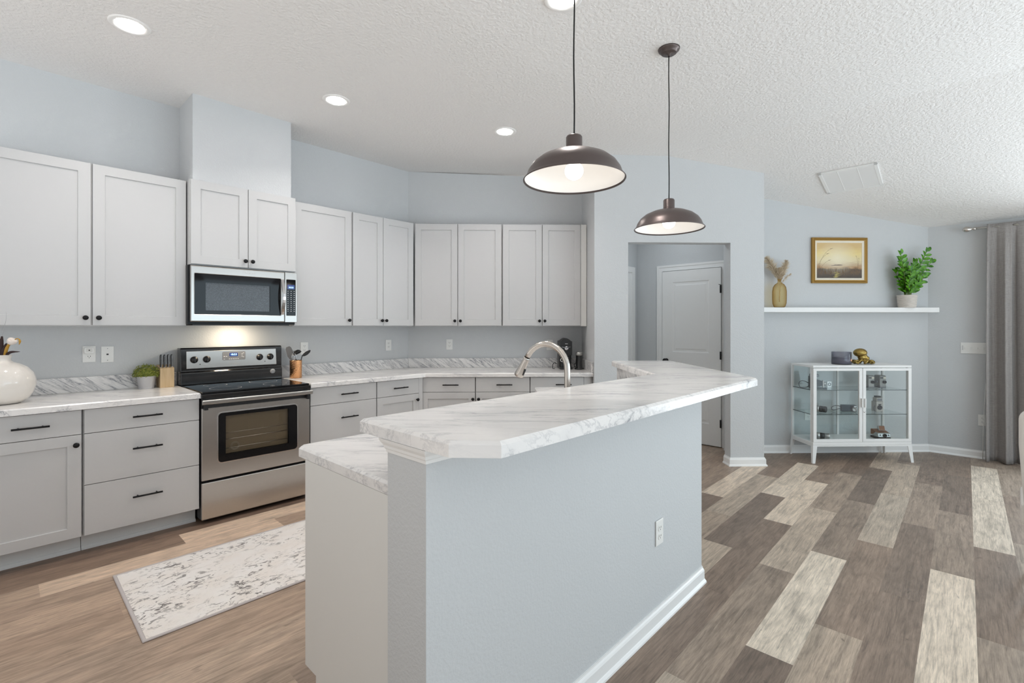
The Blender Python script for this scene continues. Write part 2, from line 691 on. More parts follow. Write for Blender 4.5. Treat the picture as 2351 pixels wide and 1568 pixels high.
def text(name, body, size, m, parent, loc, rot=(R(90), 0, 0), ext=.0004, align='CENTER', shear=0.0, sxy=1.0):
    cu = bpy.data.curves.new('txt', 'FONT')
    cu.body = body
    cu.size = size
    cu.extrude = ext
    cu.align_x = align
    cu.align_y = 'CENTER'
    cu.shear = shear
    cu.resolution_u = 3
    tmp = bpy.data.objects.new('txt', cu)
    COL.objects.link(tmp)
    dg = bpy.context.evaluated_depsgraph_get()
    me = bpy.data.meshes.new_from_object(tmp.evaluated_get(dg))
    bpy.data.objects.remove(tmp)
    bpy.data.curves.remove(cu)
    me.materials.clear()
    me.materials.append(M[m])
    o = bpy.data.objects.new(name, me)
    COL.objects.link(o)
    o.parent = parent
    o.location = loc
    o.rotation_euler = rot
    o.scale = (sxy, 1, 1)
    return o


S_ROT = R(90)     # frame facing the stove wall: local x = +Y, local y (into the wall) = -X
B_ROT = R(45)     # frame facing the angled walls

# ------------------------------------------------------------------ structure: room shell
SL = .2337


def ceil(x, y):
    return min(3.035 + .02 * max(0.0, -2 - x), 2.455 + SL * (6.975 - y))


XW = -4.5                       # stove wall plane
CORN = (-4.5, 3.1)              # stove wall / back wall corner
WB = 5.375                      # back wall plane (w)
WP = 4.67                       # pantry wall plane
WA = 5.147                      # alcove wall plane

# floor: one mesh, one quad per plank
b = bmn()
lay = b.loops.layers.float_color.new('tone')
PX, PL = .1812, 1.2
ends = {0: 2.2, 1: 2.58, 2: 3.13, 3: 2.41, 4: 2.96, -1: 3.015, -2: 3.735, -3: 3.11, -4: 3.62, -5: 3.975, -17: .806, -16: .14, 5: 2.0}
tone_over = {(0, 2.2): .97, (0, 3.4): .34, (0, 1.0): .14, (1, 2.58): .30, (1, 1.38): .55, (1, 3.78): .62, (1, 4.98): .60, (2, 3.13): .18, (2, 1.93): .22,
             (2, 4.33): .36, (3, 2.41): .93, (3, 3.61): .36, (3, 4.81): .16, (4, 2.96): .22, (4, 4.16): .82, (4, 5.36): .88, (4, 1.76): .40,
             (-1, 3.015): .66, (-1, 4.215): .42, (-1, 1.815): .40, (-2, 3.735): .86, (-2, 2.535): .22, (-2, 4.935): .3, (-3, 4.31): .88, (-3, 3.11): .16,
             (-3, 1.91): .62, (-4, 3.62): .60, (-4, 2.42): .5, (-4, 4.82): .22, (-5, 3.975): .80, (-5, 2.775): .14, (-17, .806): .80, (-16, .14): .72,
             (-17, -.394): .16, (-16, 1.34): .42, (-16, -1.06): .5, (-15, .4): .3}
x0r = -.6905
rnd = random.Random(11)
for k in range(-22, 23):
    xa, xb = x0r + PX * k, x0r + PX * (k + 1)
    e0 = ends.get(k, rnd.uniform(0, PL))
    n0 = math.floor((-3.2 - e0) / PL)
    y = e0 + n0 * PL
    while y < 7.1:
        tone = None
        for (kk, yy), tv in tone_over.items():
            if kk == k and abs(yy - y) < .06:
                tone = tv
        rt = rnd.choice([.12, .2, .3, .36, .42, .5, .62, .8])
        if tone is None:
            tone = .04 if k == -18 else rnd.choice([.34, .4, .44, .5]) if k < -5 else rt
        x1, x2, y1, y2 = max(xa, -4.52), min(xb, 2.7), max(y, -1.7), min(y + PL, 7.1)
        if x2 > x1 and y2 > y1:
            vs = [b.verts.new((x1, y1, 0)), b.verts.new((x2, y1, 0)), b.verts.new((x2, y2, 0)), b.verts.new((x1, y2, 0))]
            f = b.faces.new(vs)
            rr, wv = rnd.random(), max(0, min(1, .5 - .28 * ((xa + xb) / 2 + 1.6) + rnd.uniform(-.15, .15)))
            for lp in f.loops:
                lp[lay] = (tone, rr, wv, 1)
        y += PL
floor = struct('floor', b, 'floor')

# ceiling: flat part plus the slope falling to the far wall
b = bmn()


def zc(x, y):
    return 3.035 + .02 * max(0.0, -2 - x)


def zs(x, y):
    return 2.455 + SL * (6.975 - y)


yb1 = 6.975 - (3.0874 - 2.455) / SL
yb2 = 6.975 - (3.035 - 2.455) / SL
for pts, zf in (([(-4.62, -1.7), (-2, -1.7), (-2, yb2), (-4.62, yb1)], zc), ([(-2, -1.7), (2.7, -1.7), (2.7, yb2), (-2, yb2)], zc),
                ([(-4.62, yb1), (-2, yb2), (2.7, yb2), (2.7, 7.15), (-4.62, 7.15)], zs)):
    prism(b, pts, zf, lambda x, y: 3.3)
bmesh.ops.remove_doubles(b, verts=b.verts[:], dist=.0005)
ceiling = struct('ceiling', b, 'ceiling')


def wall(name, polys, m='wall', z0=0.0, rot=False):
    """plan polygons in room axes, or in the 45-degree (s, w) axes when rot is set"""
    bb = bmn()
    top_ = (lambda a, c_: ceil(*sw(a, c_))) if rot else ceil
    for pl in polys:
        zz0, zz1 = z0, top_
        if isinstance(pl, tuple) and len(pl) == 3 and not isinstance(pl[0], (int, float)):
            pl, zz0 = pl[0], pl[1]
        prism(bb, pl, zz0, zz1)
    return struct(name, bb, m, rotz=R(45) if rot else 0.0)


def swp(*pts):
    return [sw(s, w) for s, w in pts]


cs, cw = (CORN[0] + CORN[1]) * Q, (-CORN[0] + CORN[1]) * Q
wall('wall_left', [[(-4.62, -1.7), (-4.5, -1.7), CORN, (-4.62, 3.15)]])
wall('wall_back', [[(cs, cw), (1.06, WB), (1.06, WB + .12), (cs - .05, WB + .12)]], rot=True)
wall('wall_chase', [([(-4.499, .966), (-4.12, .966), (-4.12, 1.672), (-4.499, 1.672)], 2.446, ceil)])
ysp = [(s, WP) for s in (.943, 1.274)]
# pantry bump: front with an opening, left return, right return
bk = sw(0, 0)
sbr = None
for i in range(200):
    s_ = 1.3 + i * .01
    x_, y_ = sw(s_, WP)
    if 2.455 + SL * (6.975 - y_) < 3.035 + .02 * max(0, -2 - x_):
        sbr = s_
        break
wall('wall_pantry', [
    [(.943, WP), (1.274, WP), (1.274, WP + .12), (.943, WP + .12)],
    [(2.287, WP), (2.623, WP), (2.623, WP + .12), (2.287, WP + .12)],
    ([(1.274, WP), (sbr, WP), (2.287, WP), (2.287, WP + .12), (sbr - .1, WP + .12), (1.274, WP + .12)], 2.192, ceil),
    [(.943, WP + .12), (1.06, WP + .12), (1.06, WB), (.943, WB)],
    [(2.503, WP + .12), (2.623, WP + .12), (2.623, WA), (2.503, WA)],
], rot=True)
wall('wall_alcove', [[(2.503, WA), (4.719, WA), (4.719, WA + .12), (2.503, WA + .12)]], rot=True)
xr = sw(4.719, WA)[0]
YR = 6.975
wall('wall_right', [[(xr - .02, YR), (.45, YR), (.45, YR + .12), (xr - .02, YR + .12)],
                    ([(.45, YR), (2.7, YR), (2.7, YR + .12), (.45, YR + .12)], 2.08, ceil),
                    [(2.6, YR), (2.7, YR), (2.7, YR + .12), (2.6, YR + .12)]])
# hall behind the opening
YH = 5.6
wall('wall_hall', [[(-3.2, YH), (-1.66, YH), (-1.66, YH + .1), (-3.2, YH + .1)], [(-3.2, 4.62), (-3.075, 4.62), (-3.075, YH), (-3.2, YH)]])

BASE = [(0, 0), (.024, 0), (.023, .008), (.017, .017), (.014, .02), (.0135, .062), (.010, .070), (.006, .076), (.005, .083), (0, .083)]


def baseboard(name, path, side=1):
    bb = bmn()
    sweep(bb, path, BASE, side)
    return struct(name, bb, 'trim')


e = .0005
baseboard('baseboard_pantry', swp((2.287 - .0, WP + .12), (2.287, WP), (2.623, WP), (2.623, WA - .001)), 1)
baseboard('baseboard_entry', swp((.943, 4.72), (.943, WP), (1.274, WP), (1.274, WP + .12)), 1)
baseboard('baseboard_alcove', [sw(2.65, WA), sw(4.719, WA), (.44, YR)], 1)
baseboard('baseboard_hall', [(-3.075, 4.7), (-3.075, 5.43)], 1)

# hall door: casing, slab, hinges, knob
bb = bmn()
yprism(bb, [(-2.788, 0), (-2.788, 2.115), (-1.93, 2.115), (-1.93, 0), (-2.005, 0), (-2.005, 2.045), (-2.715, 2.045), (-2.715, 0)], YH - .017, YH - .001)
yprism(bb, [(-2.788, 0), (-2.788, 2.115), (-1.93, 2.115), (-1.93, 0), (-1.955, 0), (-1.955, 2.090), (-2.763, 2.090), (-2.763, 0)], YH - .022, YH - .0172)
struct('trim_1', bb, 'trim')
bb = bmn()
xprism(bb, [(5.528, 0), (5.528, 2.118), (4.75, 2.118), (4.75, 2.048), (5.455, 2.048), (5.455, 0)], -3.074, -3.057)
box(bb, -3.074, -3.067, 4.75, 5.4548, 0, 2.0478)
struct('trim_2', bb, 'trim')
dw, dh = .70, 2.025
bb = bmn()
box(bb, 0, dw, .006, .04, 0, dh)
outer = [(0, 0), (dw, 0), (dw, dh), (0, dh)]


def panel(bb, x0, x1, z0, z1):
    # sunk moulding round a raised field, on a face at y = 0
    o1 = [(x0, z0), (x1, z0), (x1, z1), (x0, z1)]
    rings = []
    for ins, y in ((0, -.0005), (.012, .0055), (.03, .0055), (.045, .001)):
        rings.append([bb.verts.new((x + (ins if x == x0 else -ins), y, z + (ins if z == z0 else -ins))) for x, z in o1])
    for a, c_ in zip(rings, rings[1:]):
        for i in range(4):
            j = (i + 1) % 4
            bb.faces.new((a[i], a[j], c_[j], c_[i]))
    bb.faces.new(rings[-1])


# front skin made of stiles and rails round the two panels
pr = ((.13, dw - .13, 1.06 - .01, 1.90 - .01), (.13, dw - .13, .24, .86))
xs = [0, .13, dw - .13, dw]
zsn = [0, .24, .86, 1.05, 1.89, dh]
for i in range(3):
    for j in range(5):
        if i == 1 and j in (1, 3):
            continue
        bb.faces.new([bb.verts.new(p) for p in ((xs[i], 0, zsn[j]), (xs[i + 1], 0, zsn[j]), (xs[i + 1], 0, zsn[j + 1]), (xs[i], 0, zsn[j + 1]))])
for p_ in ((.13, dw - .13, .24, .86), (.13, dw - .13, 1.05, 1.89)):
    panel(bb, *p_)
box(bb, 0, .001, 0, .006, 0, dh)
box(bb, dw - .001, dw, 0, .006, 0, dh)
box(bb, 0, dw, 0, .006, dh - .001, dh)
door = bpy.data.objects.new('door_1', None)
COL.objects.link(door)
door.location = (-2.708, YH - .041, .012)
door['kind'] = 'structure'
build('door_panel', bb, 'trim', door)
for hz in (1.78, 1.03, .26):
    bb = bmn()
    lathe(bb, [(.006, -.045), (.006, .045)], (dw + .003, -.006, hz), 10)
    box(bb, dw - .012, dw + .002, -.002, 0, hz - .045, hz + .045)
    build('hinge', bb, 'black', door)
bb = bmn()
lathe(bb, [(.0, 0), (.026, 0), (.026, .006), (.010, .010), (.010, .03), (.024, .036), (.028, .05), (.022, .062), (0, .066)], (.055, 0, .945), 20, 'y')
build('door_knob', bb, 'black', door)
bb = bmn()
lathe(bb, [(.003, 0), (.003, .05)], (dw - .005, 0, 1.83), 8, 'y')
build('hinge_stop', bb, 'black', door)

# half wall that carries the bar
HW = [(-1.218, .769), (-1.035, .769), (-1.035, 2.585), sw(1.096, 3.87), sw(.975, 3.87), sw(.975, 2.697)]
bb = bmn()
prism(bb, HW, 0, 1.0495)
struct('wall_island', bb, 'wall')
baseboard('baseboard_island', [(-1.218, .769), (-1.035, .769), (-1.035, 2.585), sw(1.096, 3.87), sw(.975, 3.87)], 1)
bb = bmn()
CROWN = [(0, 1.009), (.003, 1.009), (.004, 1.018), (.008, 1.022), (.009, 1.030), (.016, 1.040), (.019, 1.0495), (0, 1.0495)]
sweep(bb, [(-1.218, 1.0), (-1.218, .769), (-1.035, .769), (-1.035, 2.585), sw(1.096, 3.87)], CROWN, 1)
struct('trim_3', bb, 'trim')

# ------------------------------------------------------------------ cabinets
def shaker_bm(w, h, fw=.062, t_=.02):
    bb = bmn()
    o1 = [(0, 0), (w, 0), (w, h), (0, h)]
    i1 = [(fw, fw), (w - fw, fw), (w - fw, h - fw), (fw, h - fw)]
    i2 = [(fw + .002, fw + .002), (w - fw - .002, fw + .002), (w - fw - .002, h - fw - .002), (fw + .002, h - fw - .002)]
    e_ = .0015
    e1 = [(0, 0), (w, 0), (w, h), (0, h)]
    o2 = [(e_, e_), (w - e_, e_), (w - e_, h - e_), (e_, h - e_)]
    rows = []
    for pts, y in ((e1, t_), (e1, e_), (o2, 0), (i1, 0), (i2, .009)):
        rows.append([bb.verts.new((x, y, z)) for x, z in pts])
    for a, c_ in zip(rows, rows[1:]):
        for i in range(4):
            j = (i + 1) % 4
            bb.faces.new((a[i], a[j], c_[j], c_[i]))
    bb.faces.new(rows[-1])
    bb.faces.new(rows[0][::-1])
    return bb


KNOB = [(.0075, 0), (.0075, .003), (.005, .006), (.0055, .012), (.012, .016), (.0155, .021), (.0145, .026), (.008, .030), (0, .031)]


def knob(parent, x, z):
    bb = bmn()
    lathe(bb, KNOB, (0, 0, 0), 18, 'y')
    return build('knob', bb, 'black', parent, (x, 0, z))


def pull(parent, x, z, L=.155):
    bb = bmn()
    tube(bb, [(-L / 2, -.030, 0), (L / 2, -.030, 0)], .0056, 10)
    for s_ in (-1, 1):
        tube(bb, [(s_ * (L / 2 - .028), 0, 0), (s_ * (L / 2 - .028), -.030, 0)], .0045, 8)
    return build('bar_pull', bb, 'black', parent, (x, 0, z))


def add_door(parent, x0, x1, z0, z1, kx=None, kz=None, fw=.062):
    d = build('door', shaker_bm(x1 - x0, z1 - z0, fw), 'cab', parent, (x0, 0, z0))
    if kx is not None:
        knob(d, kx - x0, kz - z0)
    return d


def add_drawer(parent, x0, x1, z0, z1, px=None, L=.155, pz=None):
    bb = bmn()
    box(bb, 0, x1 - x0, 0, .02, 0, z1 - z0)
    d = build('drawer', bb, 'cab', parent, (x0, 0, z0), bevel=.0015)
    pull(d, (x1 - x0) / 2 if px is None else px - x0, (z1 - z0) / 2 if pz is None else pz - z0, L)
    return d


UZ0, UZ1 = 1.3725, 2.443


def upper(label, loc, rot, w, doors, depth=.329, z0=UZ0, z1=UZ1, rail=.006):
    """doors: list of (x0, x1, knob x)"""
    c_ = thing('wall_cabinet', label, 'cabinet', (loc[0], loc[1], z0), rot, 'white wall cabinets')
    h = z1 - z0
    bb = bmn()
    box(bb, .0015, w - .0015, .021, depth, 0, h)
    build('carcass', bb, 'cab', c_, bevel=.001)
    for x0, x1, kx in doors:
        add_door(c_, x0, x1, rail, h - .004, kx, .055)
    return c_


UX = -4.17
upper('white two-door wall cabinet at the far left, ending beside the microwave', (UX, -.125), S_ROT, 1.068,
      [(.004, .532, .505), (.542, 1.062, .571)])
mc = upper('short white two-door cabinet above the microwave', (-4.10, .945), S_ROT, .764, [(.006, .389, .366), (.393, .758, .418)], depth=.399, z0=1.8235, z1=2.449)
upper('white single-door wall cabinet just right of the microwave', (UX, 1.715), S_ROT, .538, [(.004, .532, .503)])
upper('narrow white two-door wall cabinet left of the angled corner', (UX, 2.256), S_ROT, .686, [(.006, .325, .306), (.329, .682, .354)])
W1 = WB - .33
p = sw(-.868, W1)
upper('white two-door wall cabinet right of the angled corner', p, B_ROT, .915, [(.010, .450, .424), (.456, .908, .482)])
p = sw(.050, W1)
ce = upper('white two-door wall cabinet at the far right above the coffee machine', p, B_ROT, .892, [(.006, .416, .389), (.422, .822, .445)])
bb = bmn()
box(bb, .826, .888, .010, .030, 0, UZ1 - UZ0)
build('filler_strip', bb, 'cabside', ce, bevel=.002)

BZ1 = .8755


def base(label, loc, rot, w, fronts, depth=.637, toe=True, x0=.001, dz=(.115, .8725), group='white base cabinets'):
    c_ = thing('base_cabinet', label, 'cabinet', (loc[0], loc[1], 0), rot, group)
    bb = bmn()
    box(bb, x0, w - .001, .021, depth, .113, BZ1)
    build('carcass', bb, 'cab', c_, bevel=.001)
    if toe:
        bb = bmn()
        box(bb, x0, w - .001, .108, depth - .05, 0, .1125)
        xprism(bb, [(.108, 0), (.094, 0), (.095, .012), (.101, .020), (.108, .022)], x0, w - .001)
        build('toe_kick', bb, 'toe', c_)
    for fr in fronts:
        if fr[0] == 'door':
            add_door(c_, *fr[1:])
        elif fr[0] == 'drawer':
            add_drawer(c_, *fr[1:])
        elif fr[0] == 'filler':
            bx('filler_strip', 'cab', c_, fr[1], fr[2], .004, .021, .115, BZ1, .001)
    return c_


FX = -3.848
base('white base cabinet at the far left with one drawer over a door', (FX, -.125), S_ROT, .464,
     [('drawer', .003, .458, .728, .8715, .243, .155), ('door', .003, .458, .115, .7245, .434, .668)])
base('white three-drawer base cabinet left of the stove', (FX, .340), S_ROT, .604,
     [('drawer', .006, .601, .728, .8715, .311), ('drawer', .006, .601, .4185, .7245, .311, .155, .600), ('drawer', .006, .601, .115, .415, .311, .155, .294)])
base('white drawer base cabinet right of the stove', (FX, 1.712), S_ROT, .604,
     [('drawer', .004, .600, .728, .8715, .332), ('drawer', .004, .600, .4185, .7245, .332, .155, .603), ('drawer', .004, .600, .115, .415, .332, .155, .294)])
base('narrow white base cabinet with drawer and door left of the angled corner', (FX, 2.317), S_ROT, .505,
     [('drawer', .005, .455, .728, .8715, .238), ('door', .005, .455, .115, .7245, .433, .668), ('filler', .458, .504)])
WF = 4.735
p = sw(-.748, WF)
base('white base cabinet right of the angled corner, drawer over a door', p, B_ROT, .531,
     [('drawer', .004, .527, .728, .8715, .291), ('door', .004, .527, .115, .7245, .507, .659)], x0=.034)
p = sw(-.216, WF)
base('white base cabinet in the middle of the angled run, drawer over a door', p, B_ROT, .535,
     [('drawer', .004, .531, .728, .8715, .283), ('door', .004, .531, .115, .7245, .031, .659)])
p = sw(.320, WF)
base('white base cabinet at the right end below the coffee machine', p, B_ROT, .620,
     [('drawer', .004, .531, .728, .8715, .327), ('door', .004, .531, .115, .7245, .505, .659), ('filler', .534, .600)])

# island cabinets under the lower counter (fronts face the stove)
ic = base('white island base cabinet with plain end panel beside the half wall', (-1.812, 1.56), R(-90), .775,
          [('drawer', .004, .385, .728, .8715), ('door', .004, .385, .115, .7245, .36, .668), ('drawer', .390, .770, .728, .8715), ('door', .390, .770, .115, .7245, .415, .668)],
          depth=.590, group='white island cabinets')
bb = bmn()
xprism(bb, [(.020, .113), (.108, .113), (.108, 0), (.592, 0), (.592, BZ1), (.020, BZ1)], .7752, .7802)
build('end_panel', bb, 'cabside', ic)
base('white two-door island base cabinet below the faucet, behind the bar', (-1.812, 2.24), R(-90), .678,
     [('door', .004, .336, .115, .8715, .31, .668), ('door', .341, .674, .115, .8715, .37, .668)], depth=.590, group='white island cabinets')


# ------------------------------------------------------------------ countertops
def counter(name, label, pts, z0, z1, ch=.007, m='marble', cat='countertop', loc=(0, 0, 0)):
    n = len(pts)
    a = sum(pts[i][0] * pts[(i + 1) % n][1] - pts[(i + 1) % n][0] * pts[i][1] for i in range(n))
    if a < 0:
        pts = pts[::-1]
    P = [Vector((x, y)) for x, y in pts]
    inn = []
    for i in range(n):
        d0, d1 = (P[i] - P[i - 1]).normalized(), (P[(i + 1) % n] - P[i]).normalized()
        n0, n1 = Vector((-d0.y, d0.x)), Vector((-d1.y, d1.x))
        mv = n0 + n1
        mv = mv / mv.dot(n0)
        inn.append(P[i] + mv * ch)
    bb = bmn()
    lo = [bb.verts.new((q_.x, q_.y, z0)) for q_ in P]
    mi = [bb.verts.new((q_.x, q_.y, z1 - ch)) for q_ in P]
    hi = [bb.verts.new((q_.x, q_.y, z1)) for q_ in inn]
    bb.faces.new(lo[::-1])
    bb.faces.new(hi)
    for i in range(n):
        j = (i + 1) % n
        bb.faces.new((lo[i], lo[j], mi[j], mi[i]))
        bb.faces.new((mi[i], mi[j], hi[j], hi[i]))
    o = build(name, bb, m)
    return tag(o, label, cat, 'marble-look countertops')


CZ0, CZ1 = .8765, .9145
left_ctr = counter('kitchen_countertop', 'white marble-look countertop left of the stove', [(-3.826, -.14), (-3.826, .945), (-4.499, .945), (-4.499, -.14)], CZ0, CZ1)
right_ctr = counter('kitchen_countertop', 'white marble-look countertop right of the stove, turning along the angled wall',
                    [(-3.826, 1.711), (-3.826, 4.712 / Q - 3.826), sw(.941, 4.712), sw(.941, WB - .001), (CORN[0] + .001, CORN[1] - .001), (-4.499, 1.711)], CZ0, CZ1)


def splash(parent, x0, y0, rot, L, t_=.019, h=.104, side=0):
    bb = bmn()
    box(bb, 0, L, -t_, 0, 0, h)
    return build('backsplash', bb, 'splash', parent, (x0, y0, CZ1), (0, 0, rot), .003)


splash(left_ctr, -4.4992, -.14, S_ROT, 1.085)
splash(right_ctr, -4.4992, 1.711, S_ROT, 1.380)
p = sw(cs + .006, WB - .0008)
splash(right_ctr, p[0], p[1], B_ROT, .941 - cs - .027)
bb = bmn()
box(bb, 0, .655, -.019, 0, 0, .104)
p = sw(.9415, WB - .001)
build('backsplash', bb, 'splash', right_ctr, (p[0], p[1], CZ1), (0, 0, R(-45)), .003)

bar = counter('bar_countertop', 'tall white marble-look bar top with clipped corner over the half wall',
              [(-1.345, .752), (-.921, .752), (-.823, .836), (-.823, 2.815), (-.830, 2.835), sw(1.418, 2.62), sw(1.418, 3.885), sw(1.395, 3.91), sw(.950, 3.91), sw(.925, 3.885), sw(.925, 2.827)],
              1.0505, 1.0910, .009)
ilow = counter('island_countertop', 'low white marble-look island counter behind the bar',
               [(-1.2195, .780), (-1.850, .780), (-1.874, .804), (-1.874, 2.27), sw(.28, 3.62), sw(.974, 3.62), sw(.974, 2.6985)], CZ0, CZ1, .008)
bb = bmn()
box(bb, 0, 1.14, -.012, 0, 0, .135)
p = sw(.9745, 3.86)
build('backsplash', bb, 'splash', ilow, (p[0], p[1], CZ1), (0, 0, R(-45)))
base('white island base cabinet under the angled end of the bar', sw(.315, 3.60), R(-45), .70,
     [('drawer', .004, .696, .728, .8715), ('door', .004, .348, .115, .7245, .322, .668), ('door', .352, .696, .115, .7245, .378, .668)], depth=.64, group='white island cabinets')

# ------------------------------------------------------------------ range
rg = thing('kitchen_range', 'stainless steel electric range with black glass cooktop', 'stove', (-3.83, .9485, 0), S_ROT)
RW = .756
bb = bmn()
box(bb, .002, RW - .002, .030, .640, .030, .893)
build('side_body', bb, 'black', rg, bevel=.003)
for x in (.05, RW - .05):
    for y in (.09, .58):
        bb = bmn()
        lathe(bb, [(.018, 0), (.018, .008), (.012, .010), (.012, .031)], (x, y, 0), 12)
        build('levelling_foot', bb, 'blackp', rg)
bb = bmn()
box(bb, 0, RW, .045, .62, .893, .9005)
box(bb, -.001, RW + .001, -.006, .045, .872, .9005)
build('cooktop_frame', bb, 'enamel', rg, bevel=.004)
ct = bx('glass_cooktop', 'glassblack', rg, .006, RW - .006, .000, .570, .9005, .9155, .004)
for (x, y, r_) in ((.20, .17, .105), (.20, .42, .08), (.55, .17, .085), (.55, .42, .105)):
    bb = bmn()
    a_ = [(r_ * math.cos(2 * PI * k / 40), r_ * math.sin(2 * PI * k / 40)) for k in range(40)]
    for k in range(40):
        j = (k + 1) % 40
        vs = [bb.verts.new((x + q_[0] * sc_, y + q_[1] * sc_, .9157)) for q_, sc_ in ((a_[k], 1), (a_[j], 1), (a_[j], .97), (a_[k], .97))]
        bb.faces.new(vs)
    build('burner_ring', bb, 'print', ct)
# oven door: steel panel with rounded window opening
bb = bmn()
od = [(.003, .302), (RW - .003, .302), (RW - .003, .803), (.003, .803)]
wx0, wx1, wz0, wz1 = .100, .657, .408, .763


def steel_panel(bb, w0, w1, z0, z1, wx0, wx1, wz0, wz1, r_, y0, y1):
    inner = rrect(wx1 - wx0, wz1 - wz0, r_, 5, (wx0 + wx1) / 2, (wz0 + wz1) / 2)
    n = len(inner)
    outer_ = []
    for x, z in inner:
        # project outwards on the rectangle boundary
        cx_, cz_ = (wx0 + wx1) / 2, (wz0 + wz1) / 2
        dx, dz = x - cx_, z - cz_
        fx = (w1 - cx_) / dx if dx > 0 else (w0 - cx_) / dx if dx < 0 else 1e9
        fz = (z1 - cz_) / dz if dz > 0 else (z0 - cz_) / dz if dz < 0 else 1e9
        f_ = min(fx, fz)
        outer_.append([cx_ + dx * f_, cz_ + dz * f_])
    for cxn, czn in ((w1, z1), (w0, z1), (w0, z0), (w1, z0)):
        k_ = min(range(n), key=lambda i: (outer_[i][0] - cxn) ** 2 + (outer_[i][1] - czn) ** 2)
        outer_[k_] = [cxn, czn]
    ring_face(bb, outer_, inner, y0, y1)


steel_panel(bb, .003, RW - .003, .302, .803, wx0, wx1, wz0, wz1, .028, 0, .028)
dr = build('oven_door', bb, 'steel', rg, bevel=.004)
bb = bmn()
ring_face(bb, rrect(wx1 - wx0 + .006, wz1 - wz0 + .006, .030, 6, (wx0 + wx1) / 2, (wz0 + wz1) / 2), rrect(wx1 - wx0 - .008, wz1 - wz0 - .008, .024, 6, (wx0 + wx1) / 2, (wz0 + wz1) / 2), -.003, .006)
build('window_bezel', bb, 'chrome', dr)
bb = bmn()
ring_face(bb, rrect(wx1 - wx0 - .008, wz1 - wz0 - .008, .024, 6, (wx0 + wx1) / 2, (wz0 + wz1) / 2), rrect(.438, .272, .004, 6, .371, .598), .001, .006)
build('window_border', bb, 'glassblack', dr)
bx('window_glass', 'ovenglass', dr, .150, .592, .004, .007, .460, .736)
bb = bmn()
m_ov = mat('oven_cavity_enamel', (.25, .21, .16), .4)
M['ovencav'] = m_ov
ring_face(bb, [(.13, .42), (.61, .42), (.61, .765), (.13, .765)], [(.150, .462), (.592, .462), (.592, .735), (.150, .735)], .026, .0292)
build('door_lining', bb, 'enamel', dr)
bb = bmn()
box(bb, .140, .604, .0295, .0299, .455, .742)
build('oven_interior', bb, 'ovencav', dr)
bb = bmn()
for z in (.500, .565):
    tube(bb, [(.150, .018, z), (.592, .018, z)], .0022, 6)
tube(bb, [(.150, .021, .61), (.592, .021, .61)], .0012, 6)
build('oven_rack', bb, 'chrome', dr)
bb = bmn()
for rr_ in (.028, .022):
    tube(bb, [(.215 + rr_ * math.cos(a), .0125, .512 + rr_ * math.sin(a)) for a in [2 * PI * k / 24 for k in range(25)]], .0012, 5)
build('oven_light_ring', bb, 'silver', dr)
# handle
bb = bmn()
xprism(bb, [(-.050, .838), (-.040, .832), (-.034, .838), (-.036, .862), (-.046, .866), (-.051, .860)], -.004, RW + .002)
hd = build('door_handle', bb, 'steel', rg, bevel=.002)
bb = bmn()
for x in (.012, RW - .036):
    box(bb, x, x + .022, -.036, .002, .795, .858)
box(bb, .002, RW - .002, .004, .03, .803, .872)
build('handle_mount', bb, 'blackp', hd)
# drawer
bb = bmn()
box(bb, .003, RW - .003, 0, .028, .030, .286)
build('storage_drawer', bb, 'steel', rg, bevel=.006)
# backguard
bb = bmn()
xprism(bb, [(.545, .915), (.548, 1.008), (.560, 1.022), (.560, 1.030), (.560, 1.195), (.572, 1.203), (.655, 1.203), (.655, .915)], .0, RW - .004)
bg = build('backguard', bb, 'enamel', rg, bevel=.005)
bb = bmn()
yprism(bb, [(.040, 1.040), (.708, 1.040), (.702, 1.178), (.038, 1.178)], .555, .5605)
cp = build('control_panel', bb, 'steel', bg, bevel=.004)
bb = bmn()
yprism(bb, rrect(.172, .070, .010, 4, .372, 1.130), .5535, .5552)
build('display_surround', bb, 'greyp', bg)
bx('clock_display', 'display', bg, .338, .399, .5528, .5536, 1.126, 1.154)
text('clock_digits', '10:53', .022, 'digits', bg, (.3685, .5526, 1.140))
for x, z in ((.338, 1.105), (.354, 1.105), (.370, 1.105), (.386, 1.105), (.402, 1.105), (.300, 1.127), (.316, 1.127), (.300, 1.105), (.432, 1.142), (.442, 1.150), (.432, 1.125), (.442, 1.118)):
    bx('button_legend', 'silver_print', bg, x - .005, x + .005, .5530, .5536, z - .0016, z + .0016)
text('brand_lettering', 'Whirlpool', .0165, 'print', bg, (.380, .5548, 1.064), shear=.15)
for x in (.090, .176, .569, .655):
    bb = bmn()
    lathe(bb, [(.026, 0), (.026, .004), (.022, .006), (.020, .020), (.0, .020)], (0, 0, 0), 24, 'y')
    k_ = build('control_knob', bb, 'blackp', bg, (x, .555, 1.110))
    bb = bmn()
    box(bb, -.005, .005, -.030, -.018, -.0195, .0195)
    build('knob_grip', bb, 'blackp', k_, bevel=.002)
    bb = bmn()
    ring_face(bb, [(.029 * math.cos(2 * PI * q_ / 24), .029 * math.sin(2 * PI * q_ / 24)) for q_ in range(24)], [(.0265 * math.cos(2 * PI * q_ / 24), .0265 * math.sin(2 * PI * q_ / 24)) for q_ in range(24)], -.0008, .0003)
    build('dial_marks', bb, 'print', k_)
for x in (.130, .612):
    bb = bmn()
    lathe(bb, [(.0035, 0), (.0035, .0012), (0, .0012)], (x, .5552, 1.072), 10, 'y')
    build('indicator_light', bb, 'dark', bg)
bb = bmn()
lathe(bb, [(.020, 0), (.020, .0008), (0, .0008)], (.672, .5462, .984), 24, 'y')
stk = build('round_sticker', bb, 'white', bg)
bb = bmn()
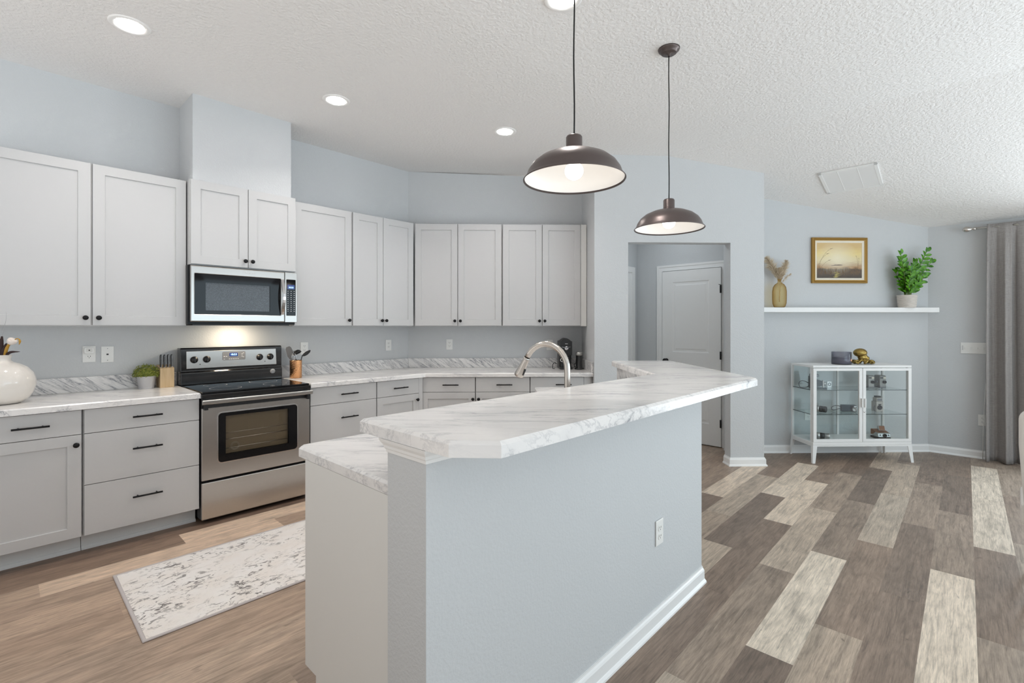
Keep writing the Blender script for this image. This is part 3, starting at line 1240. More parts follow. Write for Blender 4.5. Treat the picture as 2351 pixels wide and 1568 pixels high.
ring_face(bb, [(.672 + .017 * math.cos(2 * PI * q_ / 24), .984 + .017 * math.sin(2 * PI * q_ / 24)) for q_ in range(24)], [(.672 + .014 * math.cos(2 * PI * q_ / 24), .984 + .014 * math.sin(2 * PI * q_ / 24)) for q_ in range(24)], .5449, .5453)
box(bb, .660, .684, .5449, .5453, .979, .983)
box(bb, .663, .681, .5449, .5453, .986, .990)
build('sticker_print', bb, 'dark', stk)

# ------------------------------------------------------------------ microwave
mw = thing('microwave_oven', 'stainless over-the-range microwave hung above the stove', 'microwave', (-4.09, .9465, 1.404), S_ROT)
MW, MH = .762, .414
bb = bmn()
box(bb, -.012, MW - .004, .030, .409, -.018, MH + .003)
bx_ = build('housing', bb, 'black', mw, bevel=.003)
bb = bmn()
box(bb, .02, MW - .05, .035, .34, -.026, -.0175)
build('underside_vent', bb, 'blackp', mw)
bb = bmn()
steel_panel(bb, 0, .6635, 0, MH, .026, .632, .057, .355, .006, 0, .032)
md = build('door', bb, 'steel', mw, bevel=.006)
bb = bmn()
ring_face(bb, rrect(.608, .300, .007, 4, .329, .206), rrect(.452, .206, .003, 4, .322, .189), .003, .010)
build('door_glass', bb, 'glassblack', md)
m_ = mat('perforated_screen', (.035, .038, .043), .12, spec=.4)
tt = NT(m_)
vo = tt.n('ShaderNodeTexVoronoi')
vo.inputs['Scale'].default_value = 260
tt.l(tt.coords(), vo.inputs['Vector'])
tt.col(tt.ramp(vo.outputs['Distance'], [(.2, (.02, .02, .022)), (.6, (.085, .09, .1))]))
M['screen'] = m_
bx('window_screen', 'screen', md, .090, .552, .008, .011, .080, .300)
bb = bmn()
pts_ = []
for k in range(13):
    u = k / 12
    pts_.append((-.010 - .040 * math.sin(PI * u), .062 + .290 * u))
poly = pts_ + [(y + .009, z) for y, z in pts_[::-1]]
xprism(bb, poly, .630, .655)
build('handle', bb, 'chrome', md, bevel=.003)
bb = bmn()
steel_panel(bb, .6655, MW, 0, MH, .676, .752, .057, .354, .005, 0, .032)
pf = build('control_frame', bb, 'steel', mw, bevel=.006)
bx('control_panel', 'glassblack', pf, .674, .754, .003, .010, .055, .356)
bx('clock_display', 'display', pf, .686, .744, .0022, .0032, .276, .312)
text('clock_digits', '10:53', .018, 'digits', pf, (.715, .0020, .290))
bb = bmn()
for r_ in range(11):
    for c_ in range(3):
        x, z = .690 + c_ * .0255, .258 - r_ * .0165
        box(bb, x - .004, x + .004, .0020, .0031, z - .0018, z + .0018)
build('keypad_print', bb, 'silver_print', pf)
text('brand_lettering', 'Whirlpool', .021, 'silver_print', md, (.393, -.0012, .386), shear=.15)
area_light('microwave_task_light', (-4.32, 1.33, 1.374), (-.25, 0, -1), .10, .16, 3.6, (1, .83, .60))

# ------------------------------------------------------------------ faucet on the island
fc = thing('kitchen_faucet', 'brushed nickel gooseneck faucet rising behind the bar', 'faucet', (-1.50, 2.01, CZ1), 0)
bb = bmn()
lathe(bb, [(.030, 0), (.030, .006), (.024, .012), (.020, .02)], (0, 0, 0), 24)
build('base_flange', bb, 'nickel', fc)
dv = Vector((-.90, -.12, 0)).normalized()
RR = .131
pth = [Vector((0, 0, .01)), Vector((0, 0, .12)), Vector((0, 0, .22))]
for k in range(1, 15):
    a = PI * (k / 14) * .86
    pth.append(Vector((0, 0, .232)) + dv * (RR - RR * math.cos(a)) + Vector((0, 0, RR * math.sin(a))))
bb = bmn()
tube(bb, pth, .0162, 18)
build('gooseneck', bb, 'nickel', fc)
tip0 = pth[-1]
td = (pth[-1] - pth[-2]).normalized()
bb = bmn()
hp = [tip0 + td * (.001 + .112 * u) + Vector((0, 0, -.008 * u * u)) for u in (0, .1, .3, .6, .85, .97, 1)]
tube(bb, hp, [.0165, .0180, .0190, .0225, .0262, .0268, .024], 18)
sh = build('spray_head', bb, 'nickel', fc)
bb = bmn()
tube(bb, [tip0 - td * .0006, tip0 + td * .0012], .0170, 18)
build('hose_joint', bb, 'dark', sh)
sd = td.cross(Vector((0, 1, 0))).normalized()
if sd.dot(dv) > 0:
    sd = -sd
bb = bmn()
c0 = tip0 + td * .060 + sd * .0235 + Vector((0, 0, -.003))
tube(bb, [c0, c0 + td * .036], [.0055, .007], 8)
build('spray_button', bb, 'blackp', sh)
bb = bmn()
tube(bb, [(0, 0, .07), (.02, .03, .075), (.045, .075, .10)], [.009, .008, .006], 10)
build('lever', bb, 'nickel', fc)

# ------------------------------------------------------------------ pendants, recessed lights, vent
PEND = [((-1.142, 1.575), 'large nearer pendant lamp with dark bronze dome shade'), ((-1.298, 2.752), 'farther pendant lamp with dark bronze dome shade and visible canopy')]
OUTER = [(.000, .178), (.012, .178), (.0285, .176), (.0325, .170), (.0330, .120), (.0345, .116), (.060, .112), (.100, .101), (.140, .083), (.168, .060), (.184, .036), (.192, .014), (.2005, .004), (.2045, .000), (.2025, -.003), (.199, .001)]
INNER = [(.198, .004), (.189, .014), (.181, .034), (.165, .057), (.138, .079), (.098, .096), (.058, .106), (.020, .109), (.0, .109)]
for (px_, py_), lab in PEND:
    RZ = 1.957
    zt = ceil(px_, py_)
    pd = thing('pendant_lamp', lab, 'pendant lamp', (px_, py_, RZ), R(20), 'pendant lamps over the bar')
    bb = bmn()
    lathe(bb, OUTER[::-1], (0, 0, 0), 64)
    # open underside: drop the flat cap
    for f in [f for f in bb.faces if len(f.verts) > 4 and f.calc_center_median().z < .05]:
        bb.faces.remove(f)
    shd = build('lamp_shade', bb, 'bronze', pd)
    bb = bmn()
    lathe(bb, INNER, (0, 0, 0), 64)
    for f in [f for f in bb.faces if len(f.verts) > 4]:
        bb.faces.remove(f)
    build('reflector', bb, 'enamelw', shd)
    bb = bmn()
    lathe(bb, [(.019, .066), (.021, .07), (.021, .1085)], (0, 0, 0), 20)
    build('bulb_socket', bb, 'ceramic', pd)
    bb = bmn()
    ball(bb, (0, 0, .036), .0375, 1, 1, .95)
    build('bulb', bb, 'bulb', pd)
    bb = bmn()
    ch_ = zt - RZ
    n_ = 14
    tube(bb, [(.0012 * math.sin(i * .9), .0012 * math.cos(i * .7), .178 + (ch_ - .178 - .03) * i / n_) for i in range(n_ + 1)], .0031, 8)
    build('cord', bb, 'black', pd)
    bb = bmn()
    lathe(bb, [(.006, ch_ - .043), (.008, ch_ - .030), (.040, ch_ - .029), (.046, ch_ - .025), (.049, ch_ - .014), (.060, ch_ - .010), (.0635, ch_ - .001)], (0, 0, 0), 40)
    build('ceiling_canopy', bb, 'bronze', pd)
    pl = bpy.data.lights.new('pendant_bulb_light', 'POINT')
    pl.energy = PENDANT
    pl.color = (1, .90, .78)
    pl.shadow_soft_size = .045
    po = bpy.data.objects.new('pendant_bulb_light', pl)
    COL.objects.link(po)
    po.location = (px_, py_, RZ - .02)

CANS = [((-3.42, .50), 'recessed ceiling light at the far left above the wall cabinets'), ((-3.43, 1.725), 'recessed ceiling light in front of the stove chase'),
        ((-2.895, 2.985), 'recessed ceiling light toward the angled corner, left of the large pendant'), ((-1.49, 1.96), 'recessed ceiling light at the top edge beside the pendant cord')]
for (x, y), lab in CANS:
    zt = ceil(x, y)
    cl_ = thing('recessed_light', lab, 'ceiling light', (x, y, zt), 0, 'recessed kitchen lights')
    bb = bmn()
    lathe(bb, [(.0665, -.002), (.070, -.006), (.090, -.008), (.097, -.004), (.098, -.0003)], (0, 0, 0), 40)
    for f in [f for f in bb.faces if len(f.verts) > 4]:
        bb.faces.remove(f)
    build('trim_ring', bb, 'enamelw', cl_)
    bb = bmn()
    lathe(bb, [(.0, -.0035), (.0668, -.0035)], (0, 0, 0), 40)
    build('lens', bb, 'lamp', cl_)
    area_light('recessed_lamp_light', (x, y, zt - .012), (0, 0, -1), .13, .13, CAN, (1, .945, .89), 'DISK', 125)

vx, vy = -.803, 5.575
vt = thing('ceiling_vent', 'white square return air grille on the sloped ceiling', 'vent', (vx, vy, ceil(vx, vy) - .0015), 0)
vt.rotation_euler = (-math.atan(SL), 0, 0)
bb = bmn()
V2 = .228
for (a0, a1, b0, b1) in ((-V2, V2, -V2, -V2 + .028), (-V2, V2, V2 - .028, V2), (-V2, -V2 + .028, -V2, V2), (V2 - .028, V2, -V2, V2), (-.080, -.074, -V2, V2), (.074, .080, -V2, V2)):
    box(bb, a0, a1, b0, b1, -.010, 0)
build('frame', bb, 'trim', vt, bevel=.002)
bb = bmn()
k = -V2 + .032
while k < V2 - .03:
    vs = [bb.verts.new(p_) for p_ in ((-V2 + .02, k, -.004), (V2 - .02, k, -.004), (V2 - .02, k + .011, -.010), (-V2 + .02, k + .011, -.010))]
    bb.faces.new(vs)
    k += .0105
build('louvers', bb, 'trim', vt)


# ------------------------------------------------------------------ outlets and switches
def outlet(label, loc, rot, cat='outlet', rec=2):
    o = thing('wall_outlet', label, cat, loc, rot, 'white wall outlets')
    bb = bmn()
    box(bb, -.035, .035, -.006, -.0005, -.0575, .0575)
    build('cover_plate', bb, 'white', o, bevel=.002)
    for z in ((.0195, -.0195) if rec == 2 else (.0195,)):
        bb = bmn()
        yprism(bb, rrect(.033, .027, .010, 4, 0, z), -.0085, -.006)
        r_ = build('receptacle', bb, 'white', o)
        bb = bmn()
        for x in (-.0065, .0065):
            box(bb, x - .0013, x + .0013, -.0088, -.0080, z + .000, z + .008)
        lathe(bb, [(.0024, 0), (.0024, .0005), (0, .0005)], (0, -.0083, z - .006), 8, 'y')
        build('slots', bb, 'dark', r_)
    return o


XWf = XW + .0005
po = outlet('white outlet holding a plug-in device, farthest left on the stove wall', (XWf, .430, 1.176), S_ROT)
bb = bmn()
yprism(bb, rrect(.054, .046, .014, 5, -.002, .026), -.034, -.009)
pg = tag(build('plug_in_device', bb, 'white', None, (XWf, .430, 1.176), (0, 0, S_ROT), .003), 'small white plug-in device on the upper socket, left of the stove', 'plug-in device')
bb = bmn()
yprism(bb, rrect(.033, .027, .003, 3, -.002, .028), -.0358, -.034)
k_ = build('light_window', bb, 'cabside', pg)
bb = bmn()
lathe(bb, [(.004, 0), (.004, .0008), (0, .0008)], (-.002, -.0358, .028), 10, 'y')
build('sensor', bb, 'dark', pg)
jp = thing('phone_jack_plate', 'white jack plate with a small socket, between plug-in device and green plant', 'wall plate', (XWf, .530, 1.170), S_ROT)
bx('cover_plate', 'white', jp, -.035, .035, -.006, -.0005, -.0575, .0575, .002)
bx('jack', 'dark', jp, -.006, .006, -.0066, -.0055, -.005, .005)
bb = bmn()
for z in (.042, -.042):
    lathe(bb, [(.003, 0), (.003, .0008), (0, .0008)], (0, -.006, z), 8, 'y')
build('screws', bb, 'print', jp)
outlet('white outlet behind the copper utensil crock', (XWf, 1.947, 1.166), S_ROT)
outlet('white outlet on the stove wall below the narrow two-door cabinet', (XWf, 2.848, 1.170), S_ROT)
p = sw(-.533, WB - .0005)
outlet('white outlet on the angled wall, well left of the faucet', (*p, 1.170), B_ROT)
p = sw(.583, WB - .0005)
outlet('white outlet on the angled wall seen behind the faucet arc', (*p, 1.164), B_ROT)
outlet('white outlet low on the blue-grey half wall of the island', (-1.0345, 2.088, .422), S_ROT)
outlet('white outlet low on the right wall at the curtain edge', (.127, YR - .0005, .398), 0)
p = sw(3.372, WA - .0005)
outlet('white outlet behind the glass display cabinet', (*p, .408), B_ROT)
ss = thing('switch_plate', 'white four-gang switch plate left of the curtain', 'light switch', (.062, YR - .0005, 1.143), 0)
bx('cover_plate', 'white', ss, -.104, .104, -.006, -.0005, -.0575, .0575, .002)
for x in (-.069, -.023, .023, .069):
    bx('toggle', 'white', ss, x - .005, x + .005, -.014, -.005, -.012, .012, .002)
bb = bmn()
for i_, (x, w_) in enumerate(((-.095, .006), (-.091, .012), (-.087, .010))):
    for z in (-.020, -.008, .004, .016):
        box(bb, x, x + .003, -.0066, -.0058, z, z + w_ * .8)
build('label_print', bb, 'print', ss)

# ------------------------------------------------------------------ rug
rx0, rx1, ry0, ry1 = -3.392, -2.598, .430, 2.62
rug = thing('runner_rug', 'cream distressed runner rug on the floor between stove and island', 'rug', ((rx0 + rx1) / 2, (ry0 + ry1) / 2, 0), 0)
bb = bmn()
nx, ny = 18, 46
grid = []
for j in range(ny + 1):
    row = []
    for i in range(nx + 1):
        x, y = (rx1 - rx0) * (i / nx - .5), (ry1 - ry0) * (j / ny - .5)
        ed = min(i, nx - i, j, ny - j)
        z = .0085 + .0015 * mnoise.noise(Vector((x * 7, y * 7, 0))) - (.003 if ed == 0 else 0)
        row.append(bb.verts.new((x * .995, y * .998, z)))
    grid.append(row)
for j in range(ny):
    for i in range(nx):
        f = bb.faces.new((grid[j][i], grid[j][i + 1], grid[j + 1][i + 1], grid[j + 1][i]))
        f.smooth = True
build('pile', bb, 'rug', rug)
bb = bmn()
hw, hl = (rx1 - rx0) / 2, (ry1 - ry0) / 2
sweep(bb, [(-hw, -hl), (hw, -hl), (hw, hl), (-hw, hl)], [(0, .0005), (.006, .0005), (.008, .004), (.005, .008), (-.004, .009), (-.008, .006)], 1, True)
build('binding', bb, 'rugedge', rug)

# ------------------------------------------------------------------ left counter: vase, potted plant, knife block
vp = (-4.150, .000)
vs_ = thing('ceramic_vase', 'round cream glazed vase at the left end of the counter', 'vase', (*vp, CZ1), 0)
bb = bmn()
prof = [(0, .004), (.080, .004), (.082, 0), (.092, .004), (.120, .025), (.143, .060), (.155, .105), (.154, .140), (.142, .180), (.118, .212), (.085, .234), (.058, .244), (.048, .252), (.046, .266), (.050, .282), (.054, .288), (.049, .288), (.043, .270), (.042, .256), (.070, .232), (.110, .205), (.13, .17), (.143, .13), (.142, .10), (.13, .06), (.10, .03), (.06, .014), (0, .012)]
lathe(bb, prof, (0, 0, 0), 48)
build('glazed_body', bb, 'ceramic', vs_)
bb = bmn()
lathe(bb, [(0, .0001), (.084, .0001), (.084, .004), (0, .004)], (0, 0, 0), 36)
build('foot_ring', bb, 'dark', vs_)
top = Vector((vp[0], vp[1], CZ1 + .27))


def stem_obj(name, label, cat, pts, r, m, extra=None, group='dried stems in the cream vase'):
    o = thing(name, label, cat, pts[0], 0, group)
    bb = bmn()
    q0 = Vector(pts[0])
    tube(bb, [Vector(p_) - q0 for p_ in pts], r, 8)
    build('stem', bb, m, o)
    if extra:
        extra(o, [Vector(p_) - q0 for p_ in pts])
    return o


def petal_cup(rr_, hh):
    def fn(o, pts):
        end = pts[-1]
        d = (pts[-1] - pts[-2]).normalized()
        bb = bmn()
        lathe(bb, [(.006, 0), (rr_ * .8, hh * .35), (rr_, hh * .7), (rr_ * .94, hh), (rr_ * .6, hh * .92), (0, hh * .8)], (0, 0, 0), 18)
        mt = d.to_track_quat('Z', 'Y').to_matrix().to_4x4()
        bmesh.ops.transform(bb, matrix=Matrix.Translation(end - d * .008) @ mt, verts=bb.verts[:])
        build('petal_cup', bb, 'petal', o)
    return fn


def mk(dx, dy, dz, bx_=0, by_=0):
    a = top + Vector((bx_, by_, -.10))
    b_ = top + Vector((dx, dy, dz))
    return bez(a, a + Vector((0, 0, .12)), b_ - Vector((dx * .35, dy * .35, dz * .35)), b_, 10)


RGT = Vector((.728, .6856, 0))     # roughly across the view, only used to spread the stems over the vase mouth


def spread(r_, u, bxs=0.0):
    v = RGT * r_
    a = top + RGT * bxs + Vector((0, 0, -.10))
    b_ = top + v + Vector((0, 0, u))
    return bez(a, a + Vector((0, 0, .11)), b_ - Vector((v.x * .4, v.y * .4, u * .25)), b_, 10)


stem_obj('dried_flower', 'pale cup-shaped dried flower on an ochre stem, right side of the vase', 'dried flower', spread(.060, .088, .020), [.009] * 6 + [.008, .008, .007, .007, .008], 'ochre', petal_cup(.023, .034))
stem_obj('dried_flower', 'pale cup-shaped dried flower on an ochre stem, at the picture edge', 'dried flower', spread(-.022, .094, -.010), [.009] * 11, 'ochre', petal_cup(.021, .034))
stem_obj('seed_stalk', 'dark drooping seed stem pointing right over the vase rim', 'dried stalk',
         bez(top + RGT * .025 + Vector((0, 0, -.08)), top + RGT * .02 + Vector((0, 0, .05)), top + RGT * .06 + Vector((0, 0, .036)), top + RGT * .118 + Vector((0, 0, .037)), 12), [.004] * 5 + [.006, .008, .008, .007, .006, .004, .003, .001], 'stem_dark')
stem_obj('seed_stalk', 'dark upright feathery stem in the middle of the vase', 'dried stalk', spread(.012, .128, .006), [.006, .007, .008, .009, .009, .010, .010, .009, .008, .006, .004], 'stem_dark')
stem_obj('seed_stalk', 'dark slanting stem just behind the right pale flower', 'dried stalk', spread(.038, .086, .012), [.006, .008, .010, .012, .012, .012, .011, .009, .007, .005, .003], 'stem_dark')
stem_obj('seed_stalk', 'dark red seed head at the left of the dried bouquet', 'dried stalk', spread(-.020, .150, -.015), [.004, .004, .005, .006, .010, .013, .014, .012, .010, .007, .003], 'stem_dark')
stem_obj('curled_leaf', 'ochre curled leaf hanging right of the pale dried flower', 'dried leaf',
         bez(top + RGT * .088 + Vector((0, 0, .108)), top + RGT * .105 + Vector((0, 0, .122)), top + RGT * .128 + Vector((0, 0, .112)), top + RGT * .112 + Vector((0, 0, .078)), 12), [.002, .003, .003, .003, .003, .003, .003, .004, .005, .006, .005, .003, .001], 'ochre')
stem_obj('wispy_twig', 'thin grey wispy twig curling above the vase', 'twig',
         bez(top + Vector((0, 0, -.05)), top + RGT * -.01 + Vector((0, 0, .16)), top + RGT * .05 + Vector((0, 0, .20)), top + RGT * .036 + Vector((0, 0, .272)), 16), [.0012] * 12 + [.0008] * 5, 'print')

pp = thing('potted_plant', 'small bushy green plant in a galvanised pot beside the knife block', 'potted plant', (-4.398, .740, CZ1), 0)
bb = bmn()
lathe(bb, [(0, 0), (.046, 0), (.047, .004), (.0455, .010), (.047, .013), (.0575, .088), (.0590, .090), (.0575, .092), (.053, .088), (.05, .07), (0, .07)], (0, 0, 0), 36)
build('pot', bb, 'potgrey', pp)
bb = bmn()
rnd = random.Random(5)
for i in range(1500):
    a, cz = rnd.uniform(0, 2 * PI), rnd.uniform(-.35, 1)
    rr_ = math.sqrt(max(0, 1 - cz * cz))
    sc_ = rnd.uniform(.72, 1.02) + .07 * math.sin(a * 5 + cz * 6)
    pc = Vector((rr_ * math.cos(a) * .082 * sc_, rr_ * math.sin(a) * .082 * sc_, .110 + cz * .068 * sc_))
    n_ = Vector((rnd.gauss(0, 1), rnd.gauss(0, 1), rnd.gauss(.3, 1))).normalized()
    t1 = n_.orthogonal().normalized()
    t2 = n_.cross(t1)
    L_, w_ = rnd.uniform(.009, .015), rnd.uniform(.0035, .006)
    bb.faces.new([bb.verts.new(pc + v) for v in (-t1 * L_ * .5, t2 * w_ * .5, t1 * L_ * .5, -t2 * w_ * .5)])
ball(bb, (0, 0, .108), .052, 1, 1, .8, 14)
build('foliage', bb, 'boxwood', pp)

kb = thing('knife_block', 'light wood knife block between the small plant and the stove', 'knife block', (-4.400, .858, CZ1), S_ROT)
bb = bmn()
xprism(bb, [(-.050, 0), (.080, 0), (.080, .165), (-.050, .145)], -.044, .044)
build('block', bb, 'beech', kb, bevel=.002)
names = ['leftmost', 'second from left', 'second from right', 'rightmost']
for i in range(4):
    x = -.0335 + i * .0222
    kn = thing('kitchen_knife', 'black-handled knife with a steel strip, %s in the wooden block' % names[i], 'knife', (-4.400 + .018, .858 + x, CZ1 + .146), S_ROT, 'knives in the wooden block')
    bb = bmn()
    prof_ = [(.006, .006), (.006, .02), (.0075, .05), (.0075, .088), (.0055, .098), (0, .100)]
    lathe(bb, prof_, (0, 0, 0), 14, 'z', 1.0, 1.7)
    build('handle', bb, 'blackp', kn)
    bb = bmn()
    box(bb, -.0012, .0012, -.0135, -.0100, .004, .094)
    ball(bb, (0, -.004, .004), .0062, 1, 1, .8, 12)
    build('tang_and_bolster', bb, 'chrome', kn)

# ------------------------------------------------------------------ right of the stove: crock with utensils
cx_, cy_ = -4.330, 1.800
ck = thing('utensil_crock', 'hammered copper utensil crock on the counter right of the stove', 'utensil holder', (cx_, cy_, CZ1), 0)
bb = bmn()
lathe(bb, [(0, 0), (.0475, 0), (.050, .003), (.0505, .15), (.0515, .1555), (.0500, .157), (.048, .152), (.047, .01), (0, .01)], (0, 0, 0), 40)
build('copper_cup', bb, 'copper', ck)


def utensil(name, label, pts, r, m, extra=None):
    o = thing(name, label, 'cooking utensil', (cx_, cy_, CZ1 + .012), 0, 'utensils in the copper crock')
    bb = bmn()
    tube(bb, pts, r, 8)
    build('handle', bb, m, o)
    if extra:
        extra(o)
    return o


def blade(pts_uv, base_, ang, thick, tilt=0):
    """flat head in the plane across the view, at base_, tilted by ang"""
    bb = bmn()
    xd, zd = Vector((.728, .6856, 0)), Vector((0, 0, 1))
    ca, sa = math.cos(ang), math.sin(ang)
    yd = Vector((-.6856, .728, 0))
    fr, bk_ = [], []
    for u, v in pts_uv:
        uu, vv = u * ca + v * sa, -u * sa + v * ca
        P_ = Vector(base_) + xd * uu + zd * vv
        fr.append(bb.verts.new(P_ - yd * thick / 2))
        bk_.append(bb.verts.new(P_ + yd * thick / 2))
    bb.faces.new(fr)
    bb.faces.new(bk_[::-1])
    n = len(fr)
    for i in range(n):
        j = (i + 1) % n
        bb.faces.new((fr[i], fr[j], bk_[j], bk_[i]))
    return bb


X2 = Vector((.728, .6856, 0))
b0 = X2 * -.042 + Vector((0, 0, .152))
utensil('spatula', 'dark grey silicone spatula leaning left in the copper crock', [X2 * .005 + Vector((0, 0, .004)), b0], .005, 'greyp',
        lambda o: build('spatula_head', blade([(-.010, 0), (.016, 0), (.026, .025), (.030, .065), (.020, .105), (.006, .118), (-.024, .112), (-.030, .095), (-.026, .03)], b0, R(-11), .006), 'greyp', o, bevel=.002))
b1 = X2 * -.006 + Vector((-.012, .012, .15))


def ladle_head(o):
    bb = bmn()
    lathe(bb, [(0, -.022), (.02, -.018), (.033, -.004), (.036, .010), (.034, .010), (.03, -.002), (.018, -.015), (0, -.019)], (0, 0, 0), 22)
    mt = Matrix.Translation(b1 + X2 * .010 + Vector((0, 0, .062))) @ Matrix.Rotation(R(150), 4, Vector((-.6856, .728, 0)))
    bmesh.ops.transform(bb, matrix=mt, verts=bb.verts[:])
    build('ladle_bowl', bb, 'blackp', o)


utensil('ladle', 'black ladle standing behind the whisk in the copper crock', [Vector((-.005, .005, .004)), b1, b1 + X2 * -.018 + Vector((0, 0, .075))], .0045, 'blackp', ladle_head)
b2_ = X2 * -.008 + Vector((.018, -.016, .135))


def whisk_head(o):
    bb = bmn()
    for k in range(6):
        a = PI * k / 6
        d = Vector((math.cos(a), math.sin(a), 0))
        L_ = .072
        tube(bb, bez(b2_ + d * .004, b2_ + d * .030 + Vector((0, 0, L_ * .5)), b2_ + d * .020 + Vector((0, 0, L_)), b2_ + Vector((0, 0, L_)), 8), .0012, 5)
        tube(bb, bez(b2_ - d * .004, b2_ - d * .030 + Vector((0, 0, L_ * .5)), b2_ - d * .020 + Vector((0, 0, L_)), b2_ + Vector((0, 0, L_)), 8), .0012, 5)
    build('whisk_wires', bb, 'chrome', o)


utensil('whisk', 'small steel wire whisk in the middle of the copper crock', [X2 * -.004 + Vector((0, 0, .004)), b2_], .006, 'chrome', whisk_head)
b3 = X2 * .046 + Vector((0, 0, .166))
utensil('cooking_spoon', 'black cooking spoon leaning right in the copper crock', [X2 * .01 + Vector((0, 0, .004)), b3 - Vector((0, 0, .02)), b3 + X2 * .012 + Vector((0, 0, .022))], .0042, 'blackp',
        lambda o: build('spoon_head', blade([(-.004, 0), (.004, 0), (.014, .02), (.017, .045), (.012, .075), (0, .092), (-.008, .085), (-.015, .05), (-.012, .02)], b3 + X2 * .010 + Vector((0, 0, .015)), R(56), .007), 'blackp', o, bevel=.003))

# ------------------------------------------------------------------ coffee machine and milk frother
p = sw(.728, 5.185)
cm = thing('coffee_machine', 'slim black coffee machine at the right end of the counter', 'coffee machine', (*p, CZ1), B_ROT)
bb = bmn()
box(bb, -.066, .066, -.010, .145, 0, .300)
build('body', bb, 'blackp', cm, bevel=.008)
bb = bmn()
box(bb, -.064, .064, -.085, -.010, .150, .298)
yprism(bb, [(-.055, .296)] + [(-.055 + .110 * k / 12, .298 + .032 * math.sin(PI * k / 12)) for k in range(13)] + [(.055, .296)], -.080, .10)
build('brew_head', bb, 'blackp', cm, bevel=.004)
bb = bmn()
tube(bb, [(-.046, -.088, .238), (-.02, -.098, .232), (.02, -.098, .232), (.046, -.088, .238)], .006, 8)
build('lever', bb, 'greyp', cm)
bb = bmn()
lathe(bb, [(.024, 0), (.022, .012), (.010, .016), (0, .016)], (.005, -.085, .225), 20, 'y')
build('pod_holder', bb, 'chrome', cm)
bb = bmn()
box(bb, -.066, .066, -.105, -.010, 0, .024)
build('drip_tray', bb, 'blackp', cm, bevel=.004)
bx('badge', 'silver_print', cm, -.012, .018, -.0865, -.085, .268, .272)
cup = thing('coffee_cup', 'small white cup under the coffee machine spout', 'cup', (*sw(.722, 5.140), CZ1 + .024), B_ROT)
bb = bmn()
lathe(bb, [(0, 0), (.022, 0), (.024, .004), (.036, .058), (.034, .058), (.021, .008), (0, .008)], (0, 0, .042), 24)
build('cup_bowl', bb, 'white', cup)
bb = bmn()
box(bb, -.045, .045, -.035, .035, .0, .041)
build('cup_stand', bb, 'blackp', cup, bevel=.003)
bb = bmn()
tube(bb, [(-.028 - .020 * math.sin(a), 0, .072 + .018 * math.cos(a)) for a in [PI * k / 10 for k in range(11)]], .0042, 8)
build('cup_handle', bb, 'white', cup)
p = sw(.865, 5.085)
fr_ = thing('milk_frother', 'black milk frother with clear lid right of the coffee machine', 'milk frother', (*p, CZ1), B_ROT)
bb = bmn()
lathe(bb, [(0, 0), (.048, 0), (.050, .010), (.047, .016), (.036, .020), (.036, .148), (0, .148)], (0, 0, 0), 32)
build('jug', bb, 'enamel', fr_)
bb = bmn()
lathe(bb, [(.036, .149), (.0365, .166), (.036, .182), (.030, .186), (0, .186)], (0, 0, 0), 32)
build('lid', bb, 'silver', fr_)
bb = bmn()
tube(bb, [(-.034, -.03, .03), (-.06, -.05, .035), (-.062, -.05, .06), (-.04, -.03, .07)], .005, 8)
build('base_cable', bb, 'blackp', fr_)
bb = bmn()
pc = bez((0, 0, .05), (-.05, -.03, .10), (-.06, -.05, -.03), (-.02, -.02, .004), 14)
tube(bb, pc, .004, 8)
p = sw(.636, 5.20)
tag(build('power_cord', bb, 'blackp', None, (*p, CZ1 + .002), (0, 0, B_ROT)), 'black looped power cord left of the coffee machine', 'power cord')

# ------------------------------------------------------------------ alcove: shelf, vase, painting, plant
sl = thing('floating_shelf', 'long white floating wall shelf in the alcove', 'shelf', (*sw(2.626, WA - .001), 1.521), B_ROT)
bx('shelf_board', 'trim', sl, 0, 2.078, -.150, 0, 0, .050, .002)
SZ = 1.571
vpw = sw(2.998, WA - .105)
av = thing('amber_vase', 'amber glass bottle vase at the left end of the shelf', 'vase', (*vpw, SZ), 0)
bb = bmn()
prof = [(0, .004), (.040, .004), (.044, .0), (.055, .010), (.066, .045), (.0685, .09), (.0685, .17), (.062, .215), (.045, .245), (.022, .262), (.0165, .272), (.0165, .292), (.021, .300), (.022, .303)]
lathe(bb, prof, (0, 0, 0), 40)
for f in [f for f in bb.faces if len(f.verts) > 8]:
    bb.faces.remove(f)
av_b = build('glass_body', bb, 'amber', av)
bb = bmn()
lathe(bb, [(0, .001), (.046, .0012), (.05, .004), (0, .006)], (0, 0, 0), 32)
build('thick_glass_base', bb, mat('amber_base', (.20, .12, .03), .1), av)
SD = Vector((Q, Q, 0))
VW = Vector((-Q, Q, 0))


